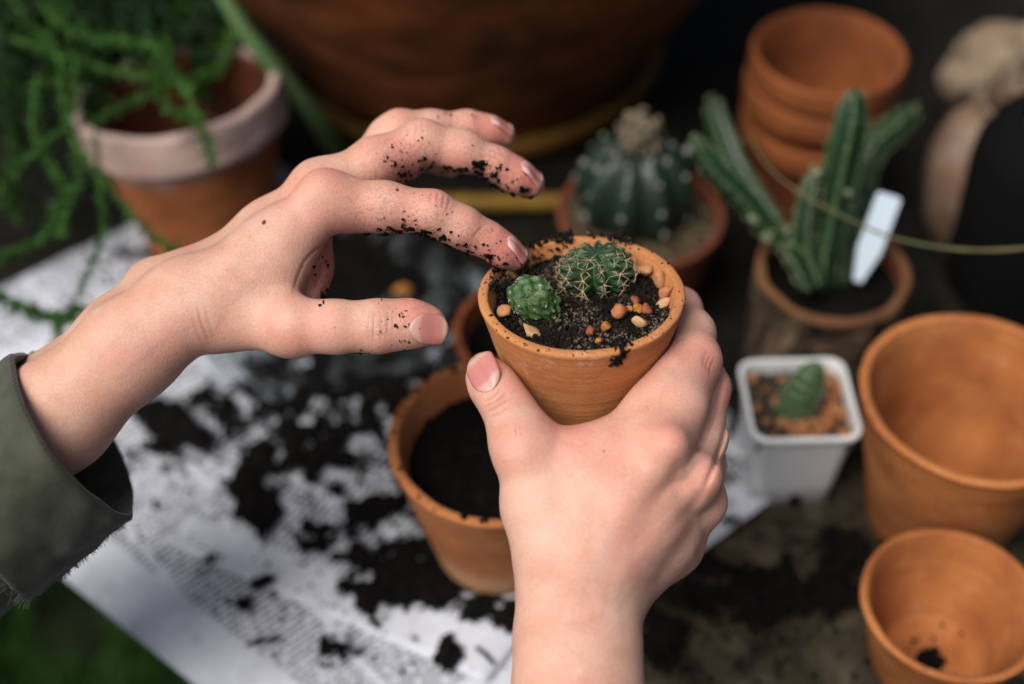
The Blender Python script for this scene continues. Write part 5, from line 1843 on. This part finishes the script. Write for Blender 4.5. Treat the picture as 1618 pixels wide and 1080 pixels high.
# white wool spots on it
for (x, y, d_, s_) in [(1292, 272, .742, .0030), (1190, 346, .746, .0026), (1340, 305, .738, .0020), (1212, 372, .748, .0026), (1242, 366, .742, .0018)]:
    c_ = xf(SL, [pix(x, y, d_)])[0]
    V_, F_ = crumbs(c_ + rng.normal(size=(26, 3)) * s_ * 0.4, s_ * (0.2 + 0.35 * rng.random(26)), 0.3, 0.3)
    put("wool_tuft", mesh_np("wool_tuft", V_, F_), M_STAP_EDGE, stap, kind="stuff")
# plant tag
ta, tb = pix(1361, 428, .768), pix(1403, 316, .757)
axv = nrm(tb - ta); sv_ = nrm(np.cross(axv, -FW)); nv_ = np.cross(sv_, axv)
L_, W_ = np.linalg.norm(tb - ta) + 0.003, 0.0066
mm = np.eye(4); mm[:3, 0], mm[:3, 1], mm[:3, 2], mm[:3, 3] = sv_, axv, nv_, ta
bm = bmesh.new()
vs = [bm.verts.new(p) for p in [(-W_ * .35, -.006, 0), (W_ * .35, -.006, 0), (W_, .012, 0), (W_, L_ - .0012, 0), (W_ - .0012, L_, 0), (-W_ + .0012, L_, 0), (-W_, L_ - .0012, 0), (-W_, .012, 0)]]
f_ = bm.faces.new(vs)
r_ = bmesh.ops.extrude_face_region(bm, geom=[f_])
for e in r_["geom"]:
    if isinstance(e, bmesh.types.BMVert): e.co.z -= 0.0009
bmesh.ops.recalc_face_normals(bm, faces=bm.faces)
me = bpy.data.meshes.new("plant_tag"); bm.to_mesh(me); bm.free()
put("plant_tag", me, mat_plain("tag_plastic", (0.52, 0.62, 0.70), 0.4, 0.4), None, "blank white plastic plant tag stuck in the bark-textured pot", "plant tag", None, None, Matrix(mm.tolist()))

# thin tendril reaching in from the right
tp_ = [pix(*p) for p in [(1183, 212, .735), (1213, 262, .73), (1262, 303, .725), (1325, 338, .72), (1398, 371, .715), (1470, 388, .71), (1540, 395, .705), (1618, 392, .70), (1720, 378, .70), (1850, 340, .72)]]
P = smooth_path(tp_, 90)
v, f = tube(P - P[0], np.linspace(0.0004, 0.0011, 90) * (1 + 0.12 * np.sin(np.arange(90) * 0.7)), 8)
put("tendril", mesh_np("tendril", v, f), mat_plain("tendril", (0.070, 0.095, 0.035), 0.6, 0.3, (0.16, 0.11, 0.045), 40), None, "thin arching green-brown tendril crossing in front of the toothed cactus", "tendril", None, None, Matrix.Translation(Vector(P[0])))

# ================================================================== BIG OLD POT AND ITS SAUCER
cb = np.array([-0.030, 0.880])
make_pot("huge mossy terracotta pot filling the background", Matrix.Translation(Vector((cb[0], cb[1], 0.010))), 0.245, 0.118, 0.225, 0.016, M_TERRA_OLD, "terracotta pots", 0.002, 51, lip=0.008, segs=128, hole=0.012, floor_t=0.02)
sv, sq_ = lathe(densify([(0.01, 0.0), (0.118, 0.0), (0.128, 0.005), (0.131, 0.020), (0.134, 0.0225), (0.138, 0.0215), (0.1385, 0.014), (0.132, 0.001), (0.122, -0.003), (0.01, -0.003)], 0.01), 128, 0.001, 3)
put("plant_saucer", mesh_np("plant_saucer", sv, sq_), mat_plain("saucer_clay", (0.17, 0.080, 0.012), 0.7, 0.2, (0.040, 0.030, 0.008), 22), None, "ochre mossy saucer under the huge pot", "saucer", None, None, Matrix.Translation(Vector((cb[0], cb[1], 0.0035))))
# bamboo cane lying on the table
pa, pb = onz(560, 322, 0.012), onz(905, 318, 0.012)
P = smooth_path([pa, (pa * 2 + pb) / 3, (pa + 2 * pb) / 3, pb], 60)
rr_ = 0.0052 * (1 + 0.16 * np.exp(-((np.mod(np.arange(60), 20) - 10) / 0.9) ** 2))
v, f = tube(P - pa, rr_, 16)
put("bamboo_cane", mesh_np("bamboo_cane", v, f), mat_plain("bamboo", (0.24, 0.135, 0.016), 0.5, 0.3, (0.15, 0.085, 0.012), 30), None, "yellow bamboo cane lying behind the fingertips", "cane", None, None, Matrix.Translation(Vector(pa)))

# ================================================================== WHITE-RIMMED POT AND TRAILING PLANT
def mat_limed():
    """terracotta whose upper band is crusted with lime, ragged below"""
    m = terracotta("limed_terracotta", (0.38, 0.125, 0.040), (0.26, 0.078, 0.026))
    n, l = m.node_tree.nodes, m.node_tree.links
    b = n["Principled BSDF"]
    old = b.inputs["Base Color"].links[0].from_socket
    co = obj_coord(n)
    sx = N(n, "ShaderNodeSeparateXYZ"); l.new(co, sx.inputs[0])
    a = noise_node(n, l, 26, 6, 0.7, co, 0.5)
    z = math_node(n, l, 'ADD', sx.outputs[2], math_node(n, l, 'MULTIPLY', math_node(n, l, 'SUBTRACT', a.outputs[0], 0.5), 0.045))
    mr = N(n, "ShaderNodeMapRange"); l.new(z, mr.inputs[0])
    mr.inputs[1].default_value, mr.inputs[2].default_value = 0.072, 0.082
    c = noise_node(n, l, 45, 5, 0.7, co)
    lime = ramp(n, l, c.outputs[0], [(0.34, (0.26, 0.175, 0.155)), (0.52, (0.46, 0.34, 0.30)), (0.70, (0.52, 0.30, 0.21))]).outputs[0]
    l.new(mixc(n, l, mr.outputs[0], old, lime), b.inputs["Base Color"])
    return m
M_LIMED = mat_limed()
MW = stand(278, 140, 0.108, 0.004, 0.0, (math.radians(-9), math.radians(-6)))
make_pot("orange terracotta pot with a chalky white rim under the trailing plant", MW, 0.0615, 0.039, 0.108, 0.007, M_LIMED, "terracotta pots", 0.0009, 61, in_mat=M_TERRA_IN, collar=0.0022, collar_h=0.026, lip=0.003)

M_TRAIL = mat_plain("trailing_green", (0.048, 0.130, 0.018), 0.6, 0.2, (0.016, 0.052, 0.008), 60)
M_TRAIL_D = mat_plain("trailing_green_shaded", (0.012, 0.038, 0.009), 0.6, 0.2, (0.005, 0.018, 0.005), 30)  # same green, with the shade deeper in the plant put into the colour
trail = thing_at("trailing_plant", pix(40, -150, .95), "feathery bright green trailing plant hanging in the upper left corner", "plant")
TL = local_to(trail)
def feathery(path, rad, mat, leaf=0.010, n=70, dens=2, flatn=None):
    P = smooth_path(path, n)
    v, f = tube(P, np.linspace(rad, rad * 0.55, n), 6)
    v = list(v); f = list(f)
    t = np.gradient(P, axis=0)
    for i in range(2, n - 1):
        for _ in range(dens):
            d = nrm(rng.normal(size=3) + nrm(t[i]) * 0.9)
            L = leaf * (0.5 + 0.7 * rng.random())
            s_ = nrm(np.cross(d, rng.normal(size=3))) * L * 0.10
            b0 = P[i]
            k = len(v)
            v += [b0 - s_ * 0.6, b0 + s_ * 0.6, b0 + d * L * 0.6 + s_, b0 + d * L * 0.6 - s_, b0 + d * L]
            f += [(k, k + 1, k + 2, k + 3), (k + 3, k + 2, k + 4)]
    put("stem", mesh_np("stem", xf(TL, np.array(v)), f), mat, trail)
for path, r_, lf in [
    ([(30, -60, .80), (80, 25, .79), (150, 62, .78), (235, 70, .77), (285, 130, .76), (318, 200, .75), (335, 262, .74)], .0024, .008),
    ([(0, -30, .84), (60, 50, .83), (140, 100, .80), (230, 120, .79), (300, 125, .80), (345, 105, .82), (372, 50, .84)], .0022, .008),
    ([(200, -40, .86), (245, 30, .83), (262, 80, .80), (240, 115, .79), (265, 165, .78), (300, 190, .76)], .0022, .008),
    ([(20, 60, .80), (90, 90, .79), (100, 160, .775), (120, 230, .76), (175, 300, .75), (240, 372, .735), (285, 402, .73)], .0022, .007),
    ([(120, 90, .79), (112, 180, .77), (72, 230, .755), (22, 268, .75), (-8, 330, .745)], .0022, .006),
    ([(60, 120, .79), (52, 210, .765), (85, 275, .75), (108, 312, .745), (95, 375, .74)], .0024, .006),
    ([(110, 300, .75), (90, 345, .742), (55, 385, .74), (10, 402, .74), (-30, 410, .74)], .0022, .006),
    ([(150, 200, .77), (158, 300, .75), (162, 365, .742), (140, 430, .735), (95, 520, .73), (80, 560, .73)], .0010, .006),
    ([(-20, 460, .74), (40, 488, .735), (90, 505, .73), (128, 488, .73)], .0010, .008),
    ([(290, -30, .85), (284, 30, .84), (270, 65, .83), (200, 80, .82)], .0024, .007),
    ([(420, -60, .90), (385, 10, .88), (350, 60, .86), (310, 95, .85)], .0022, .008),
    ([(360, 95, .80), (330, 115, .79), (280, 130, .785), (210, 160, .775), (150, 190, .77)], .0018, .006),
]:
    feathery([pix(*p) for p in path], r_ * 0.5, M_TRAIL, lf * 0.85, 110, 5)
for k in range(80):
    x0, y0 = rng.uniform(-60, 370), rng.uniform(-90, 30)
    d0 = rng.uniform(.86, .98)
    x1 = x0 + rng.normal() * 60 - 30; y1 = y0 + rng.uniform(90, 330) * (1.0 if x0 < 130 else 0.42)
    if x1 > 150: y1 = min(y1, 110)
    mx_ = ((x0 + x1) / 2 + rng.normal() * 40, (y0 + y1) / 2 - 20, d0 - .03)
    feathery([pix(x0, y0, d0), pix(*mx_), pix(x1, y1, d0 - .05), pix(x1 + rng.normal() * 30, y1 + 50, d0 - .06)], .0009, M_TRAIL_D if k % 6 else M_TRAIL, .009, 56, 3)

# long green stalk leaning between the two pots
P = smooth_path([onz(545, 262, 0.006), pix(500, 190, .885), pix(440, 115, .85), pix(385, 45, .83), pix(340, -30, .82)], 50)
v, f = tube(P - P[0], np.linspace(0.0068, 0.0045, 50), 12)
v = np.array(v)
put("leaf_stalk", mesh_np("leaf_stalk", v, f), mat_plain("stalk_green", (0.120, 0.210, 0.085), 0.5, 0.3, (0.080, 0.150, 0.050), 16), None, "long pale green stalk leaning between the white-rimmed pot and the huge pot", "stalk", None, None, Matrix.Translation(Vector(P[0])))

# ================================================================== CLEAR PLASTIC BAG OF SOIL
def mat_film():
    m, n, l, b = mat_new("plastic_film")
    co = obj_coord(n)
    a = noise_node(n, l, 30, 5, 0.6, co, 1.2)
    b.inputs["Base Color"].default_value = (0.22, 0.25, 0.26, 1)
    b.inputs["Roughness"].default_value = 0.22
    b.inputs["Specular IOR Level"].default_value = 0.6
    tr = N(n, "ShaderNodeBsdfTransparent")
    tr.inputs[0].default_value = (0.86, 0.89, 0.90, 1)
    mx = N(n, "ShaderNodeMixShader")
    fk = ramp(n, l, a.outputs[0], [(0.46, (0.02, 0.02, 0.02)), (0.68, (0.30, 0.30, 0.30))])
    l.new(fk.outputs[0], mx.inputs[0])
    l.new(tr.outputs[0], mx.inputs[1]); l.new(b.outputs[0], mx.inputs[2])
    out = n["Material Output"]
    l.new(mx.outputs[0], out.inputs["Surface"])
    bump(n, l, b, a.outputs[0], 0.6, 0.006)
    return m
BC = onz(545, 500, 0.0)
nr, na = 60, 220
R_, A_ = np.meshgrid(np.linspace(0.46, 1.0, nr), np.linspace(0, 2 * math.pi, na, endpoint=False), indexing='ij')
ux, uy = np.cos(A_), np.sin(A_)
sup = 0.088 + 0.008 * np.cos(3 * A_ + 1)
s_ = (R_ - 0.46) / 0.54
hgt = 0.014 + 0.030 * np.exp(-((s_ - 0.40) / 0.30) ** 2) - 0.012 * s_ ** 2
pts = np.stack([ux * R_ * sup, uy * R_ * sup * 0.92, hgt], -1).reshape(-1, 3)
fold = fbm(np.stack([A_.ravel() * 3.0, R_.ravel() * 1.5, 0 * A_.ravel()], 1), 1.5, 3, 71) + 0.7 * np.abs(fbm(pts, 26.0, 3, 72))
pts[:, 2] = np.maximum(pts[:, 2] * (0.62 + 0.55 * fold.ravel()), 0.0105)
pts[:, :2] *= (1 + 0.10 * fbm(pts, 22.0, 3, 75))[:, None]
idx = np.arange(nr * na).reshape(nr, na)
q = np.concatenate([np.stack([idx[i], idx[i + 1], np.roll(idx[i + 1], -1), np.roll(idx[i], -1)], 1) for i in range(nr - 1)])
put("plastic_bag", mesh_np("plastic_bag", pts, q), mat_film(), None, "crumpled clear plastic bag of soil lying open behind the thumb", "bag", None, None, Matrix.Translation(Vector((BC[0], BC[1], 0.0))))
soil_disc("black soil heaped in the open plastic bag", Matrix.Translation(Vector((BC[0] + .012, BC[1] + .012, 0.0))), 0.062, 0.016, 81, ncr=1500, size=0.002, mound=0.012)
bv = ICO2[0].copy()
for _ in range(7):
    nv_ = nrm(rng.normal(size=3)); bv = bv - np.clip(bv @ nv_ - 0.7, 0, 1)[:, None] * nv_
pp_ = onz(636, 460, 0.028)
put("pebble", mesh_np("pebble", bv * np.array([.0062, .005, .0045]), ICO2[1]), M_PEB[4], None, "single tan pebble on the black soil in the plastic bag", "pebble", None, None, Matrix.Translation(Vector(pp_)))

# ================================================================== ORNAMENTS AT THE FAR RIGHT
M_STONE = mat_plain("speckled_stone", (0.27, 0.21, 0.15), 0.9, 0.15, (0.14, 0.090, 0.055), 70, 1.0, 160)
so_ = pix(1570, 122, .95)
bm = bmesh.new(); bmesh.ops.create_icosphere(bm, subdivisions=5, radius=1.0)
v = np.array([x.co[:] for x in bm.verts]); f = np.array([[x.index for x in p.verts] for p in bm.faces]); bm.free()
v = v * (1 + 0.16 * fbm(v, 1.3, 3, 91) + 0.05 * fbm(v, 7.0, 2, 92))[:, None]
v = v @ np.array(Matrix.Rotation(math.radians(-28), 3, 'Y')).T * np.array([0.030, 0.030, 0.036])
orn = put("stone_ornament", None, None, None, "rough speckled cream stone at the upper right edge above the cream jar", "stone", None, None, Matrix.Translation(Vector(so_)))
put("boulder", mesh_np("boulder", v, f), M_STONE, orn)
v2 = ICO3[0] * (1 + 0.15 * fbm(ICO3[0], 1.6, 3, 95))[:, None] * np.array([0.013, 0.014, 0.012])
put("knob", mesh_np("knob", v2 + np.array([-0.027, -0.010, 0.004]), ICO3[1]), M_STONE, orn)
put("knob", mesh_np("knob", v2 * 1.25 + np.array([0.026, 0.0, 0.028]), ICO3[1]), M_STONE, orn)
jc = onz(1560, 285, 0.055)
M_JAR = mat_plain("glazed_jar", (0.26, 0.20, 0.155), 0.45, 0.4, (0.12, 0.055, 0.025), 16)
prof = [(0.004, 0.0), (0.018, 0.0), (0.026, 0.010), (0.034, 0.030), (0.038, 0.055), (0.036, 0.078), (0.028, 0.096), (0.018, 0.104), (0.016, 0.112), (0.014, 0.112), (0.012, 0.10)]
v, q = lathe(smooth_path([(a, 0, b) for a, b in prof], 60)[:, [0, 2]].tolist(), 72, 0.0008, 5)
put("glazed_jar", mesh_np("glazed_jar", v, q), M_JAR, None, "round-bellied cream and brown jar at the far right", "jar", None, None, Matrix.Translation(Vector((jc[0], jc[1], 0.0))))
bc_ = onz(1650, 330, 0.06)
prof = [(0.004, 0.0), (0.040, 0.0), (0.046, 0.01), (0.050, 0.06), (0.049, 0.10), (0.040, 0.118), (0.030, 0.124), (0.026, 0.122), (0.024, 0.09)]
v, q = lathe(smooth_path([(a, 0, b) for a, b in prof], 60)[:, [0, 2]].tolist(), 72, 0.0004, 6)
put("black_pot", mesh_np("black_pot", v, q), mat_plain("black_glaze", (0.004, 0.004, 0.004), 0.9, 0.08), None, "plain black pot cut off by the right edge", "flower pot", None, None, Matrix.Translation(Vector((bc_[0], bc_[1], 0.0))))
